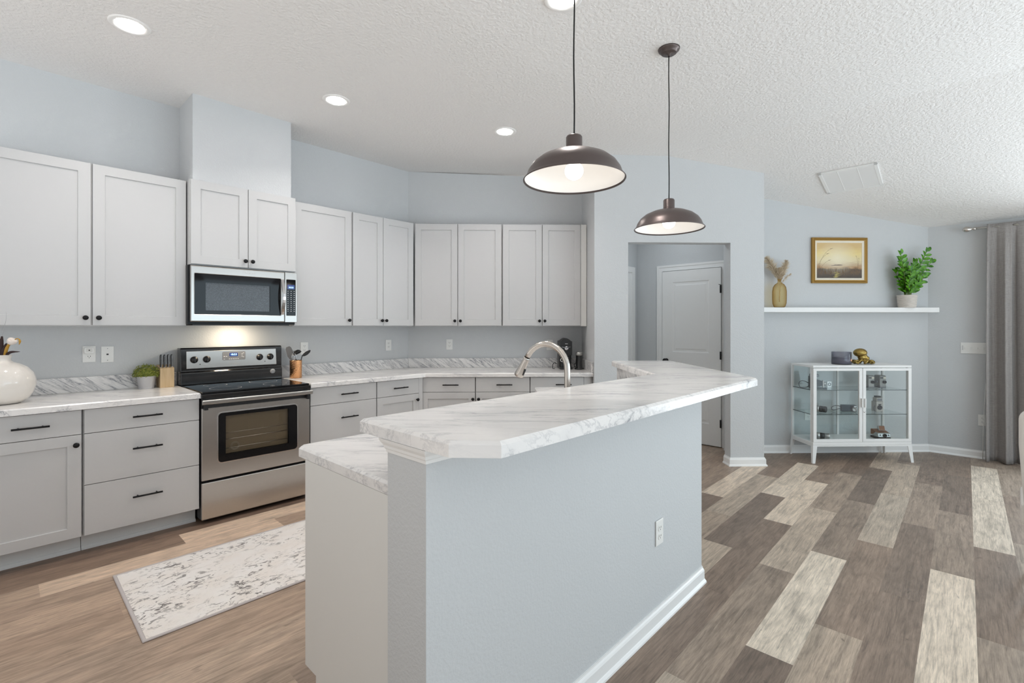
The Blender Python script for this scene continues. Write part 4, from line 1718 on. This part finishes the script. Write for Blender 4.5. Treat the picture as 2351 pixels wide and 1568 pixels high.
def plume(label, pts, wid, n, seed, m='pampas'):
    rnd_ = random.Random(seed)
    q0 = Vector(pts[0])
    pts = [Vector(p_) - q0 for p_ in pts]
    o = thing('pampas_plume', label, 'dried stalk', q0, 0, 'pampas grass in the amber vase')
    bb = bmn()
    tube(bb, pts, .0018, 6)
    build('stem', bb, m, o)
    bb = bmn()
    L_ = len(pts) - 1
    for i in range(n):
        u = .42 + .58 * rnd_.random()
        k_ = min(int(u * L_), L_ - 1)
        base_ = pts[k_].lerp(pts[k_ + 1], u * L_ - k_)
        d = (pts[k_ + 1] - pts[k_]).normalized()
        side_ = (SD * rnd_.gauss(0, 1) + VW * rnd_.gauss(0, .6) + Vector((0, 0, rnd_.gauss(0, .6))))
        side_ = (side_ - d * side_.dot(d)).normalized()
        env = math.sin(PI * min(1, (u - .40) / .62)) ** .6
        ln = wid * env * rnd_.uniform(.4, 1.6)
        e_ = base_ + side_ * ln * .85 + d * ln * .75 - Vector((0, 0, .1 * ln))
        mdp = base_.lerp(e_, .5) + d * ln * .14
        wv = (e_ - base_).cross(Vector((rnd_.gauss(0, 1), rnd_.gauss(0, 1), rnd_.gauss(0, 1)))).normalized() * .0014
        v0, v1, v2, v3, v4 = [bb.verts.new(q_) for q_ in (base_ - wv, base_ + wv, mdp + wv, mdp - wv, e_)]
        bb.faces.new((v0, v1, v2, v3))
        bb.faces.new((v3, v2, v4))
    build('plume_hairs', bb, m, o)
    return o


vt0 = Vector((*vpw, SZ + .26))
plume('tall beige pampas plume leaning left over the amber vase', bez(vt0 + Vector((0, 0, -.2)), vt0 + Vector((0, 0, .06)), vt0 - SD * .06 + Vector((0, 0, .15)), vt0 - SD * .145 + Vector((0, 0, .27)), 12), .060, 900, 1)
plume('beige pampas plume leaning right over the amber vase', bez(vt0 + Vector((.004, 0, -.2)), vt0 + Vector((0, 0, .05)), vt0 + SD * .05 + Vector((0, 0, .12)), vt0 + SD * .075 + Vector((0, 0, .24)), 12), .046, 700, 2)
plume('short fluffy pampas plume low in the middle of the amber vase', bez(vt0 + Vector((0, .004, -.2)), vt0 + Vector((0, 0, .03)), vt0 + SD * .0 + Vector((0, 0, .08)), vt0 - SD * .012 + Vector((0, 0, .15)), 12), .062, 900, 3)
plume('wispy pampas strand stretching right above the amber vase', bez(vt0 + Vector((-.004, 0, -.2)), vt0 + Vector((0, 0, .03)), vt0 + SD * .06 + Vector((0, 0, .05)), vt0 + SD * .125 + Vector((0, 0, .10)), 12), .026, 160, 4)

pw, ph = .612, .494
pic = thing('framed_painting', 'gilt-framed marsh sunset painting above the shelf', 'painting', (*sw(3.714, WA - .001), 2.087), B_ROT)


def frame_ring(bb, w0, h0, w1, h1, y0, y1, yb):
    o1 = [(-w0 / 2, -h0 / 2), (w0 / 2, -h0 / 2), (w0 / 2, h0 / 2), (-w0 / 2, h0 / 2)]
    i1 = [(-w1 / 2, -h1 / 2), (w1 / 2, -h1 / 2), (w1 / 2, h1 / 2), (-w1 / 2, h1 / 2)]
    rows = [[bb.verts.new((x, y, z)) for x, z in pts] for pts, y in ((o1, yb), (o1, y0), (i1, y1), (i1, yb))]
    for a, c_ in zip(rows, rows[1:]):
        for i in range(4):
            j = (i + 1) % 4
            bb.faces.new((a[i], a[j], c_[j], c_[i]))


bb = bmn()
frame_ring(bb, pw, ph, pw - .022, ph - .022, -.026, -.034, -.0005)
frame_ring(bb, pw - .022, ph - .022, pw - .052, ph - .052, -.034, -.020, -.0005)
frame_ring(bb, pw - .052, ph - .052, pw - .066, ph - .066, -.024, -.024, -.0005)
build('gilt_frame', bb, 'gold', pic)
bb = bmn()
frame_ring(bb, pw - .066, ph - .066, pw - .112, ph - .112, -.020, -.014, -.0005)
build('cream_liner', bb, 'cream', pic)
cw_, ch2 = pw - .112, ph - .112
cv = bx('canvas', 'canvas', pic, -cw_ / 2, cw_ / 2, -.012, -.001, -ch2 / 2, ch2 / 2)
M['reed'] = mat('painted_reeds', (.20, .13, .07), .7)
M['glint'] = mat('painted_water_glint', (.50, .42, .14), .7)
M['cloud'] = mat('painted_cloud', (.42, .34, .29), .7)
bb = bmn()
rnd = random.Random(3)


def stroke(bb, x, z, x2, z2, w_):
    d = Vector((x2 - x, 0, z2 - z))
    n_ = Vector((-d.z, 0, d.x)).normalized() * w_
    bb.faces.new([bb.verts.new(p_) for p_ in ((x - n_.x, -.0124, z - n_.z), (x + n_.x, -.0124, z + n_.z), (x2 + n_.x * .3, -.0124, z2 + n_.z * .3), (x2 - n_.x * .3, -.0124, z2 - n_.z * .3))])


for i in range(130):
    x = rnd.uniform(-cw_ / 2 + .004, cw_ / 2 - .004)
    z = -ch2 / 2 + rnd.uniform(.05, .105)
    stroke(bb, x, z - .02, x + rnd.uniform(-.008, .008), z + rnd.uniform(.004, .02), .0022)
for (x0_, z0_, x1_, z1_, x2_, z2_) in ((-.225, -.08, -.20, .06, -.10, .125), (-.235, -.06, -.215, .01, -.14, .07), (-.21, -.10, -.18, -.03, -.12, .0), (.21, -.08, .205, 0, .19, .045), (.20, -.10, .215, -.03, .22, .02)):
    q_ = [Vector((x0_, 0, z0_)).lerp(Vector((x1_, 0, z1_)), u / 6).lerp(Vector((x1_, 0, z1_)).lerp(Vector((x2_, 0, z2_)), u / 6), u / 6) for u in range(7)]
    for a, c_ in zip(q_, q_[1:]):
        stroke(bb, a.x, a.z, c_.x, c_.z, .0014)
    stroke(bb, x2_, z2_, x2_ + .03 * (1 if x2_ < 0 else -.2), z2_ + .008, .003)
build('painted_reeds', bb, 'reed', cv)
bb = bmn()
for i in range(26):
    z = -ch2 / 2 + .006 + i * .0024
    x = rnd.gauss(-.02, .014)
    stroke(bb, x - .016, z, x + .016, z + .001, .0016)
build('painted_glint', bb, 'glint', cv)
bb = bmn()
for i in range(14):
    x = rnd.uniform(-.10, .0)
    stroke(bb, x, -.052 + rnd.uniform(-.005, .006), x + .05, -.050 + rnd.uniform(-.004, .005), .003)
build('painted_cloud', bb, 'cloud', cv)

zpw = sw(4.385, WA - .110)
zz = thing('potted_plant', 'glossy green ZZ plant in a ribbed cream pot on the right of the shelf', 'potted plant', (*zpw, SZ), 0)
bb = bmn()
prof = [(0, 0), (.074, 0)]
for i in range(9):
    z0_ = .004 + i * .0145
    r_ = .076 + .010 * (i / 8)
    prof += [(r_ - .0015, z0_), (r_ + .003, z0_ + .004), (r_ + .003, z0_ + .0105), (r_ - .0015, z0_ + .0135)]
prof += [(.082, .134), (.078, .134), (.076, .12), (0, .12)]
lathe(bb, prof, (0, 0, 0), 40)
build('pot', bb, 'potribbed', zz)
bb = bmn()
lathe(bb, [(0, .122), (.0755, .1215)], (0, 0, 0), 24)
build('soil', bb, 'soil', zz)
rnd = random.Random(21)
STEMS = [(-.085, .44, -.02), (-.050, .37, .03), (.205, .475, -.01), (.275, .36, .02), (.045, .32, -.04), (-.012, .27, -.06), (.115, .36, .045), (-.095, .25, .03), (.14, .20, -.05), (.02, .22, .06), (.07, .17, -.06), (-.03, .16, -.05)]


def leaf(bb, base_, d, up_, L_, w_):
    d = d.normalized()
    sd_ = d.cross(up_).normalized()
    nn = sd_.cross(d).normalized()
    rows = []
    for u, ww, hh in ((0, .06, 0), (.2, .75, .02), (.45, 1, .05), (.72, .78, .04), (.9, .4, 0), (1, .0, -.03)):
        c0_ = base_ + d * L_ * u + nn * hh * L_
        rows.append([c0_ - sd_ * w_ * ww / 2 + nn * w_ * .16 * ww, c0_, c0_ + sd_ * w_ * ww / 2 + nn * w_ * .16 * ww])
    rv = [[bb.verts.new(q_) for q_ in r_] for r_ in rows]
    for a, c_ in zip(rv, rv[1:]):
        for i in (0, 1):
            f = bb.faces.new((a[i], a[i + 1], c_[i + 1], c_[i]))
            f.smooth = True


for sx_, hz_, dy_ in STEMS:
    a = Vector((sx_ * .10 * Q * 2, 0, .118)) + SD * 0
    a = SD * (sx_ * .16) + VW * (dy_ * .3) + Vector((0, 0, .12))
    e_ = SD * sx_ + VW * dy_ + Vector((0, 0, .12 + hz_))
    pts = bez(a, a + Vector((0, 0, hz_ * .35)) + SD * sx_ * .05, e_ - Vector((0, 0, hz_ * .35)) - SD * sx_ * .35, e_, 16)
    bb = bmn()
    tube(bb, pts, [.0055 - .003 * i / 16 for i in range(17)], 8)
    st = build('stem', bb, 'stemg', zz)
    bb = bmn()
    nl = max(4, int(hz_ / .045))
    for i in range(nl):
        u = .22 + .78 * i / (nl - 1)
        k_ = min(int(u * 16), 15)
        c0_ = pts[k_].lerp(pts[k_ + 1], u * 16 - k_)
        d = (pts[k_ + 1] - pts[k_]).normalized()
        sdv = d.cross(-VW).normalized()
        for sgn in (-1, 1):
            if i == nl - 1:
                dd = d * 1.0 + sdv * sgn * .35
            else:
                dd = sdv * sgn * 1.0 + d * rnd.uniform(.55, 1.0) - VW * rnd.uniform(.0, .55)
            L_ = rnd.uniform(.078, .100) * (1.0 - .25 * u)
            leaf(bb, c0_ + d * sgn * .005, dd, (-VW + Vector((0, 0, rnd.uniform(.1, .8)))).normalized(), L_, L_ * .54)
    build('leaflets', bb, 'green', st)

# ------------------------------------------------------------------ glass display cabinet with cameras
CW0, CW1, CWF, CWB = 3.158, 4.172, 4.735, 5.100
vc = thing('display_cabinet', 'white metal glass-door display cabinet below the shelf', 'display cabinet', (*sw(CW0, CWF), 0), B_ROT)
cwid, cdep = CW1 - CW0, CWB - CWF
Z0, Z1 = .178, .978
bx('top_panel', 'metalwhite', vc, 0, cwid, 0, cdep, Z1 - .022, Z1, .003)
bb = bmn()
box(bb, 0, cwid, .0, cdep, Z0, Z0 + .030)
build('bottom_panel', bb, 'metalwhite', vc, bevel=.003)
for x in (0, cwid - .022):
    for y in (.022, cdep - .022):
        bx('corner_post', 'metalwhite', vc, x, x + .022, y, y + .022, Z0 + .030, Z1 - .022)
bx('centre_post', 'metalwhite', vc, cwid / 2 - .010, cwid / 2 + .010, cdep - .016, cdep, Z0 + .03, Z1 - .022)
for nm_, x in (('side_pane', .008), ('side_pane', cwid - .012)):
    bx(nm_, 'pane', vc, x, x + .004, .044, cdep - .022, Z0 + .030, Z1 - .022)
bb = bmn()
box(bb, .022, cwid / 2 - .010, cdep - .010, cdep - .006, Z0 + .03, Z1 - .022)
box(bb, cwid / 2 + .010, cwid - .022, cdep - .010, cdep - .006, Z0 + .03, Z1 - .022)
build('back_pane', bb, 'pane', vc)
# splayed legs with a curved knee
for sx_, sy_ in ((0, 0), (1, 0), (0, 1), (1, 1)):
    bb = bmn()
    xk, yk = (0 if not sx_ else cwid), (0 if not sy_ else cdep)
    ix, iy = (1 if not sx_ else -1), (1 if not sy_ else -1)
    topz, fx, fy = Z0, -ix * .012, (-.012 if not sy_ else .006)
    t_ = [(xk, yk), (xk + ix * .044, yk), (xk + ix * .044, yk + iy * .006), (xk + ix * .006, yk + iy * .006), (xk + ix * .006, yk + iy * .036), (xk, yk + iy * .036)]
    bt = [(xk + fx, yk + fy), (xk + fx + ix * .026, yk + fy), (xk + fx + ix * .026, yk + fy + iy * .006), (xk + fx + ix * .006, yk + fy + iy * .006), (xk + fx + ix * .006, yk + fy + iy * .024), (xk + fx, yk + fy + iy * .024)]
    hi = [bb.verts.new((x, y, topz + .0005)) for x, y in t_]
    lo = [bb.verts.new((x, y, .0005)) for x, y in bt]
    bb.faces.new(hi)
    bb.faces.new(lo[::-1])
    for i in range(6):
        j = (i + 1) % 6
        bb.faces.new((lo[i], lo[j], hi[j], hi[i]))
    build('leg', bb, 'metalwhite', vc)
bb = bmn()
poly = [(.035, Z0), (.035, Z0 - .006)] + [(.043 + .016 * (1 - math.cos(a)), Z0 - .022 + .016 * math.sin(a)) for a in [PI / 2 * k / 4 for k in range(5)]]
box(bb, .03, cwid - .03, 0, .006, Z0 - .012, Z0)
box(bb, 0, .006, .03, cdep - .03, Z0 - .012, Z0)
box(bb, cwid - .006, cwid, .03, cdep - .03, Z0 - .012, Z0)
build('apron', bb, 'metalwhite', vc)
for i, (xa, xb_) in enumerate(((.003, .5045), (.5095, cwid - .003))):
    bb = bmn()
    w_ = xb_ - xa
    ring_face(bb, [(0, 0), (w_, 0), (w_, .742), (0, .742)], [(.033, .030), (w_ - .033, .030), (w_ - .033, .742 - .027), (.033, .742 - .027)], -.002, .018)
    d_ = build('door', bb, 'metalwhite', vc, (xa, 0, Z0 + .031), bevel=.002)
    bx('door_pane', 'pane', d_, .033, w_ - .033, .006, .010, .030, .715)
    hx = w_ - .020 if i == 0 else .006
    bb = bmn()
    box(bb, hx, hx + .014, -.024, -.002, .350, .440)
    build('door_handle', bb, 'metalwhite', d_, bevel=.003)
    if i == 1:
        bb = bmn()
        lathe(bb, [(.008, 0), (.008, .002), (0, .002)], (.013, -.002, .305), 14, 'y')
        build('lock', bb, 'chrome', d_)
SHZ = (.484, .730)
for z in SHZ:
    s_ = bx('glass_shelf', 'shelfglass', vc, .010, cwid - .024, .030, cdep - .014, z - .006, z - .0005)
    bb = bmn()
    box(bb, .010, cwid - .024, .0285, .0298, z - .0062, z - .0003)
    box(bb, .0085, .0098, .0285, cdep - .014, z - .0062, z - .0003)
    build('shelf_edge', bb, 'edge', s_)


def vpos(s_, w_):
    return sw(s_, w_)


def cam_thing(label, s_, w_, z, yaw=0.0):
    return thing('vintage_camera', label, 'camera', (*vpos(s_, w_), z), B_ROT + R(yaw), 'old cameras in the display cabinet')


def lens_y(bb, x, z, r, L_, y0=0.0):
    lathe(bb, [(r, 0), (r, L_ * .85), (r * .92, L_), (r * .70, L_), (r * .62, L_ * .7), (0, L_ * .65)], (x, y0, z), 22, 'y')


# upper left: folding bellows camera turned to the right
c = cam_thing('black folding bellows camera with dangling strap, top left shelf of the cabinet', 3.300, 4.905, SHZ[1], 62)
bb = bmn()
box(bb, -.075, .075, .02, .060, 0, .120)
build('body', bb, 'black', c, bevel=.006)
bb = bmn()
for k in range(7):
    y1_ = .02 - k * .011
    a_ = .048 - .0028 * k
    box(bb, -a_, a_, y1_ - .011, y1_ - .004, .012 + .003 * k, .100 - .004 * k)
    box(bb, -a_ + .006, a_ - .006, y1_ - .004, y1_, .018 + .003 * k, .094 - .004 * k)
build('bellows', bb, 'blackp', c)
bb = bmn()
box(bb, -.030, .030, -.070, -.057, .012, .085)
lens_y(bb, 0, .05, .020, .018, -.070)
build('lens_board', bb, 'silver', c, bevel=.002)
bx('bed_plate', 'black', c, -.045, .045, -.095, .02, 0, .008, .002)
bb = bmn()
box(bb, -.050, .045, -.025, .055, .121, .146)
build('viewfinder_hood', bb, 'greyp', c, bevel=.006)
bb = bmn()
tube(bb, bez((.05, .055, .04), (.09, .13, .10), (.03, .17, .04), (-.02, .14, .003), 14) + bez((-.02, .14, .003), (-.06, .12, .003), (-.05, .08, .003), (.0, .065, .02), 10)[1:], .004, 6)
build('strap', bb, 'greyp', c)
c = thing('lens_card', 'small framed square card standing right of the bellows camera', 'card', (*vpos(3.462, 4.93), SHZ[1]), B_ROT, None)
bx('card', 'silver', c, -.024, .024, 0, .012, 0, .066, .001)
bb = bmn()
ring_face(bb, [(.017 * math.cos(2 * PI * k / 20), .036 + .017 * math.sin(2 * PI * k / 20)) for k in range(20)], [(.010 * math.cos(2 * PI * k / 20), .036 + .010 * math.sin(2 * PI * k / 20)) for k in range(20)], -.001, .001)
build('ring_mark', bb, 'blackp', c)


def slr(label, s_, w_, z, yaw, lens_mats, L_):
    c = cam_thing(label, s_, w_, z, yaw)
    bb = bmn()
    box(bb, -.072, .072, 0, .040, 0, .062)
    build('body', bb, 'black', c, bevel=.008)
    bb = bmn()
    box(bb, -.070, .070, .002, .038, .0622, .078)
    xprism(bb, [(-.004, .078), (.036, .078), (.034, .094), (.008, .097)], -.024, .024)
    for x in (-.052, .050):
        lathe(bb, [(.012, .078), (.012, .088), (0, .088)], (x, .02, 0), 16)
    build('top_plate', bb, 'silver', c, bevel=.003)
    bb = bmn()
    lathe(bb, [(.034, 0), (.034, L_ * .30)], (0, 0, .036), 24, 'y')
    build('lens_ring', bb, lens_mats[0], c)
    bb = bmn()
    lathe(bb, [(.033, L_ * .30), (.031, L_ * .62)], (0, 0, .036), 24, 'y')
    build('focus_grip', bb, lens_mats[1], c)
    bb = bmn()
    lathe(bb, [(.032, L_ * .62), (.032, L_ * .94), (.030, L_), (.024, L_), (.020, L_ * .85), (0, L_ * .82)], (0, 0, .036), 24, 'y')
    build('lens_front', bb, lens_mats[2], c)
    bb = bmn()
    tube(bb, bez((-.072, .02, .06), (-.12, .03, .10), (.10, .06, .12), (.072, .02, .06), 14), .003, 6)
    build('strap', bb, 'blackp', c)
    return c


slr('silver-topped film camera with black lens, middle shelf at the left door edge', 3.305, 4.895, SHZ[0], 40, ('silver', 'blackp', 'blackp'), .085)
slr('film camera with long silver and black lens, bottom shelf at the left', 3.290, 4.890, Z0 + .031, 58, ('silver', 'blackp', 'silver'), .120)
c = cam_thing('dark blue compact camera with a coiled strap, middle shelf centre left', 3.650, 4.90, SHZ[0], -10)
bb = bmn()
box(bb, -.070, .070, 0, .042, 0, .070)
build('body', bb, 'bluebody', c, bevel=.008)
bb = bmn()
box(bb, .012, .068, -.010, 0, .004, .066)
build('front_panel', bb, 'black', c, bevel=.004)
bb = bmn()
lens_y(bb, .038, .030, .021, .020, -.010)
build('lens_barrel', bb, 'silver', c)
bx('flash', 'silver', c, .040, .064, -.0115, -.0095, .052, .062)
bb = bmn()
tube(bb, bez((-.070, .02, .045), (-.11, -.02, .08), (-.19, .0, .06), (-.165, .0, .020), 14) + bez((-.165, .0, .020), (-.13, .0, .0), (-.10, .0, .05), (-.07, .015, .02), 10)[1:], .0035, 6)
build('strap', bb, 'blackp', c)


def cine(label, s_, strap_dir):
    c = cam_thing(label, s_, 4.90, SHZ[1], 0)
    bb = bmn()
    box(bb, -.034, .034, 0, .085, .004, .130)
    build('body', bb, 'camgrey', c, bevel=.010)
    bx('base_band', 'greyp', c, -.033, .033, .001, .083, 0, .026, .003)
    bx('viewfinder', 'blackp', c, -.028, -.002, -.0015, .004, .098, .112)
    bx('badge', 'cream', c, .002, .028, -.0015, .004, .096, .114)
    bb = bmn()
    lens_y(bb, .010, .062, .016, .016)
    build('lens', bb, 'black', c)
    bb = bmn()
    box(bb, -.044, -.034, .030, .050, .05, .075)
    build('winder', bb, 'greyp', c, bevel=.002)
    bb = bmn()
    tube(bb, [(-.034, .02, .018), (-.055, .0, .020), (-.068, .0, .012), (-.050, .01, .006), (-.034, .02, .010)], .004, 6)
    build('wrist_strap', bb, 'blackp', c)


cine('grey vintage cine camera, left one of the upright pair on the top shelf', 3.888, -1)
cine('grey vintage cine camera, right one of the upright pair on the top shelf', 4.012, 1)
c = cam_thing('tall beige box camera with two small windows on top, middle shelf at the right', 3.972, 4.895, SHZ[0], 0)
bb = bmn()
box(bb, -.036, .036, 0, .070, 0, .105)
box(bb, -.030, .030, .005, .060, .106, .145)
build('body', bb, mat('beige_camera_body', (.40, .375, .34), .5), c, bevel=.003)
bb = bmn()
lens_y(bb, -.004, .044, .023, .012)
box(bb, -.014, .014, -.002, .003, .068, .080)
build('lens', bb, 'black', c)
bb = bmn()
box(bb, -.024, .024, .002, .008, .112, .136)
build('upper_window', bb, 'greyp', c)
bb = bmn()
box(bb, -.024, .022, .012, .05, .146, .162)
build('flash_unit', bb, 'black', c, bevel=.002)
bb = bmn()
tube(bb, bez((-.036, .02, .06), (-.07, .0, .05), (-.06, .0, .0), (-.044, .005, .003), 10), .003, 6)
build('strap', bb, 'blackp', c)
c = cam_thing('folding instant camera in tan leather and chrome, bottom shelf at the right', 3.972, 4.870, Z0 + .0305, -8)
bb = bmn()
xprism(bb, [(-.050, 0), (.085, 0), (.085, .020), (-.030, .026), (-.050, .020)], -.060, .060)
build('base_tray', bb, 'black', c, bevel=.002)
bb = bmn()
xprism(bb, [(-.042, .024), (-.038, .060), (-.030, .066), (.000, .072), (.060, .028)], -.060, .060)
build('front_fascia', bb, 'silver', c, bevel=.003)
bb = bmn()
xprism(bb, [(-.020, .069), (.075, .090), (.085, .086), (.085, .03), (.0, .06)], -.058, .058)
build('leather_cover', bb, 'tanleather', c, bevel=.002)
bb = bmn()
xprism(bb, [(.000, .085), (.012, .130), (.026, .131), (.030, .088)], -.026, .034)
build('viewfinder_tower', bb, 'silver', c, bevel=.002)
bx('tower_leather', 'tanleather', c, -.022, .030, -.001, .0, .0, .044, 0, (0, -.0012, .088), (R(-15), 0, 0))
bb = bmn()
lens_y(bb, .004, .043, .017, .012, -.040)
build('lens', bb, 'black', c)
bb = bmn()
for x, z in ((-.038, .046), (.040, .046)):
    lens_y(bb, x, z, .0055, .004, -.041)
build('buttons', bb, 'dark', c)

# things on the display cabinet
p = vpos(3.571, 4.905)
gb = thing('smoked_glass_jar', 'smoked glass jar with a copper seal on the display cabinet', 'jar', (*p, Z1), B_ROT)
bb = bmn()
lathe(bb, [(.0, .0005), (.087, .0005), (.089, .004), (.089, .128), (.087, .130), (.085, .128), (.085, .006), (0, .006)], (0, 0, 0), 48)
build('glass_jar', bb, 'smoke', gb)
bb = bmn()
lathe(bb, [(0, .0065), (.0845, .0065), (.0845, .072), (0, .072)], (0, 0, 0), 40)
build('grey_wax', bb, mat('grey_wax', (.42, .41, .44), .5), gb)
bb = bmn()
lathe(bb, [(.0135, 0), (.0135, .003), (.010, .004), (0, .004)], (0, 0, 0), 20, 'y')
bmesh.ops.transform(bb, matrix=Matrix.Rotation(R(32), 4, 'Z') @ Matrix.Translation((0, -.0885, .046)), verts=bb.verts[:])
build('copper_seal', bb, mat('rose_seal', (.75, .42, .28), .35), gb)
p = vpos(3.790, 4.900)
bb = bmn()
ball(bb, (-.012, .012, .118), .056, 1.02, .95, .82, 24)
ball(bb, (.006, .004, .072), .042, 1.0, .9, 1.0, 18)
ball(bb, (.030, .0, .060), .030, 1.1, 1, .9, 16)
arms = [(-.04, -.03, -150), (.0, -.045, -100), (.045, -.035, -55), (.07, .0, -10), (.055, .035, 40), (.0, .05, 95), (-.045, .03, 150), (-.06, .0, 180)]
for k, (ax, ay, an) in enumerate(arms):
    a0 = R(an)
    dirv = Vector((math.cos(a0), math.sin(a0) * .55, 0))
    prp = Vector((-dirv.y, dirv.x, 0)) * (1 if k % 2 else -1)
    pts, rs = [], []
    for i in range(24):
        u = i / 23
        if u < .5:
            q_ = Vector((.012, 0, .05)) + dirv * (.075 * u / .5) + Vector((0, 0, -.036 * (u / .5) ** 1.5))
        else:
            th = (u - .5) / .5 * 1.7 * PI
            rr_ = .024 * (1 - .45 * (u - .5) / .5)
            ctr = Vector((.012, 0, .014)) + dirv * .075 + (prp * .6 + Vector((0, 0, .5))) * .024
            w1_ = -(prp * .6 + Vector((0, 0, .5))).normalized()
            q_ = ctr + (w1_ * math.cos(th) + dirv * math.sin(th)) * rr_
        q_.z = max(q_.z, .011)
        pts.append(q_)
        rs.append(.0155 * (1 - .62 * u))
    tube(bb, pts, rs, 10)
bmesh.ops.scale(bb, vec=(1.16, 1.0, 1.0), verts=bb.verts[:])
oc = build('octopus_figurine', bb, 'brass', None, (*p, Z1 + .0005), (0, 0, B_ROT))
rm = oc.modifiers.new('remesh', 'REMESH')
rm.mode = 'VOXEL'
rm.voxel_size = .0028
rm.use_smooth_shade = True
tag(oc, 'brass octopus figurine with curled arms on the display cabinet', 'figurine')

# ------------------------------------------------------------------ curtain, rod
rod_y, rod_z = YR - .085, 2.378
cr = thing('curtain_rod', 'brushed nickel curtain rod with an oval finial near the ceiling', 'curtain rod', (0, rod_y, rod_z), 0)
bb = bmn()
tube(bb, [(.052, 0, 0), (2.75, 0, 0)], .0125, 14)
build('rod', bb, 'nickel', cr)
bb = bmn()
lathe(bb, [(.0, -.052), (.014, -.048), (.026, -.034), (.029, -.018), (.024, 0), (.014, .014), (.010, .022), (.013, .030), (.017, .036), (.013, .042), (.0125, .052)], (.022, 0, 0), 24, 'x')
build('finial', bb, 'nickel', cr)
bb = bmn()
tube(bb, [(.50, .084, .0), (.50, 0, 0)], .007, 8)
box(bb, .48, .52, .078, .0845, -.03, .03)
build('wall_bracket', bb, 'nickel', cr)
ct_ = thing('curtain', 'grey linen curtain hanging to the floor at the right edge', 'curtain', (.15, rod_y, 0), 0)
bb = bmn()
nx, nz = 110, 40
L_ = .62
cols = []
for i in range(nx + 1):
    u = i / nx
    row = []
    for j in range(nz + 1):
        v = j / nz
        z = .008 + (rod_z + .030 - .008) * v
        amp = .030 + .020 * (1 - v)
        fold = math.sin(u * L_ * 2 * PI / .145 + .6 * math.sin(v * 2.2) + 1.2) + .35 * math.sin(u * L_ * 2 * PI / .061 + 2.0 * v)
        x = u * L_ * (1 + .06 * (1 - v)) - .018 * (1 - v) + .010 * math.sin(fold * 2)
        ytop = -.0155 if v > .97 else 0
        y = -amp * fold * (.45 + .55 * min(1, (1 - v) * 4)) - .016 - .002
        if v > .955:
            y = -.0145 - .006 * fold
        row.append(bb.verts.new((x, y, z)))
    cols.append(row)
for i in range(nx):
    for j in range(nz):
        f = bb.faces.new((cols[i][j], cols[i + 1][j], cols[i + 1][j + 1], cols[i][j + 1]))
        f.smooth = True
cu_ = build('curtain_panel', bb, 'linen', ct_)
so = cu_.modifiers.new('solidify', 'SOLIDIFY')
so.thickness = .0025
bb = bmn()
tube(bb, [(.0, -.004, .86), (-.012, .004, .60), (-.022, .01, .30), (-.026, .012, .012)], .0028, 6)
build('white_selvedge', bb, 'white', ct_)

# patio door behind the curtain, outside the frame
bb = bmn()
for x0_, x1_, z0_, z1_ in ((.45, 2.6, 2.02, 2.08), (.45, .51, 0, 2.02), (2.54, 2.6, 0, 2.02), (1.49, 1.56, 0, 2.02), (.45, 2.6, 0, .06)):
    box(bb, x0_, x1_, YR + .03, YR + .09, z0_, z1_)
struct('window_1', bb, 'trim')

# ------------------------------------------------------------------ dining chair at the right edge
dc = thing('dining_chair', 'cream upholstered dining chair cut off by the right edge', 'chair', (.438, 3.50, 0), R(-3))
bb = bmn()
w0_, w1_ = .225, .252
prof = [(-w0_, .435), (-w1_ + .006, .78)] + [(-w1_ + .006 + .055 - .055 * math.cos(a), .905 + .055 * math.sin(a)) for a in [PI / 2 * k / 6 for k in range(7)]]
prof = prof + [(-x, z) for x, z in prof[::-1]]
yprism(bb, prof, -.045, .035)
bk2 = build('backrest', bb, 'linen_w', dc, bevel=.020, seg=4)
for p_ in bk2.data.polygons:
    p_.use_smooth = True
bb = bmn()
box(bb, -.24, .24, .036, .47, .36, .475)
build('seat', bb, 'linen_w', dc, bevel=.025, seg=3)
for x, y in ((-.20, .01), (.20, .01), (-.20, .43), (.20, .43)):
    bb = bmn()
    tube(bb, [(x, y, .0), (x, y, .36)], [.014, .022], 8)
    build('leg', bb, 'beech', dc)
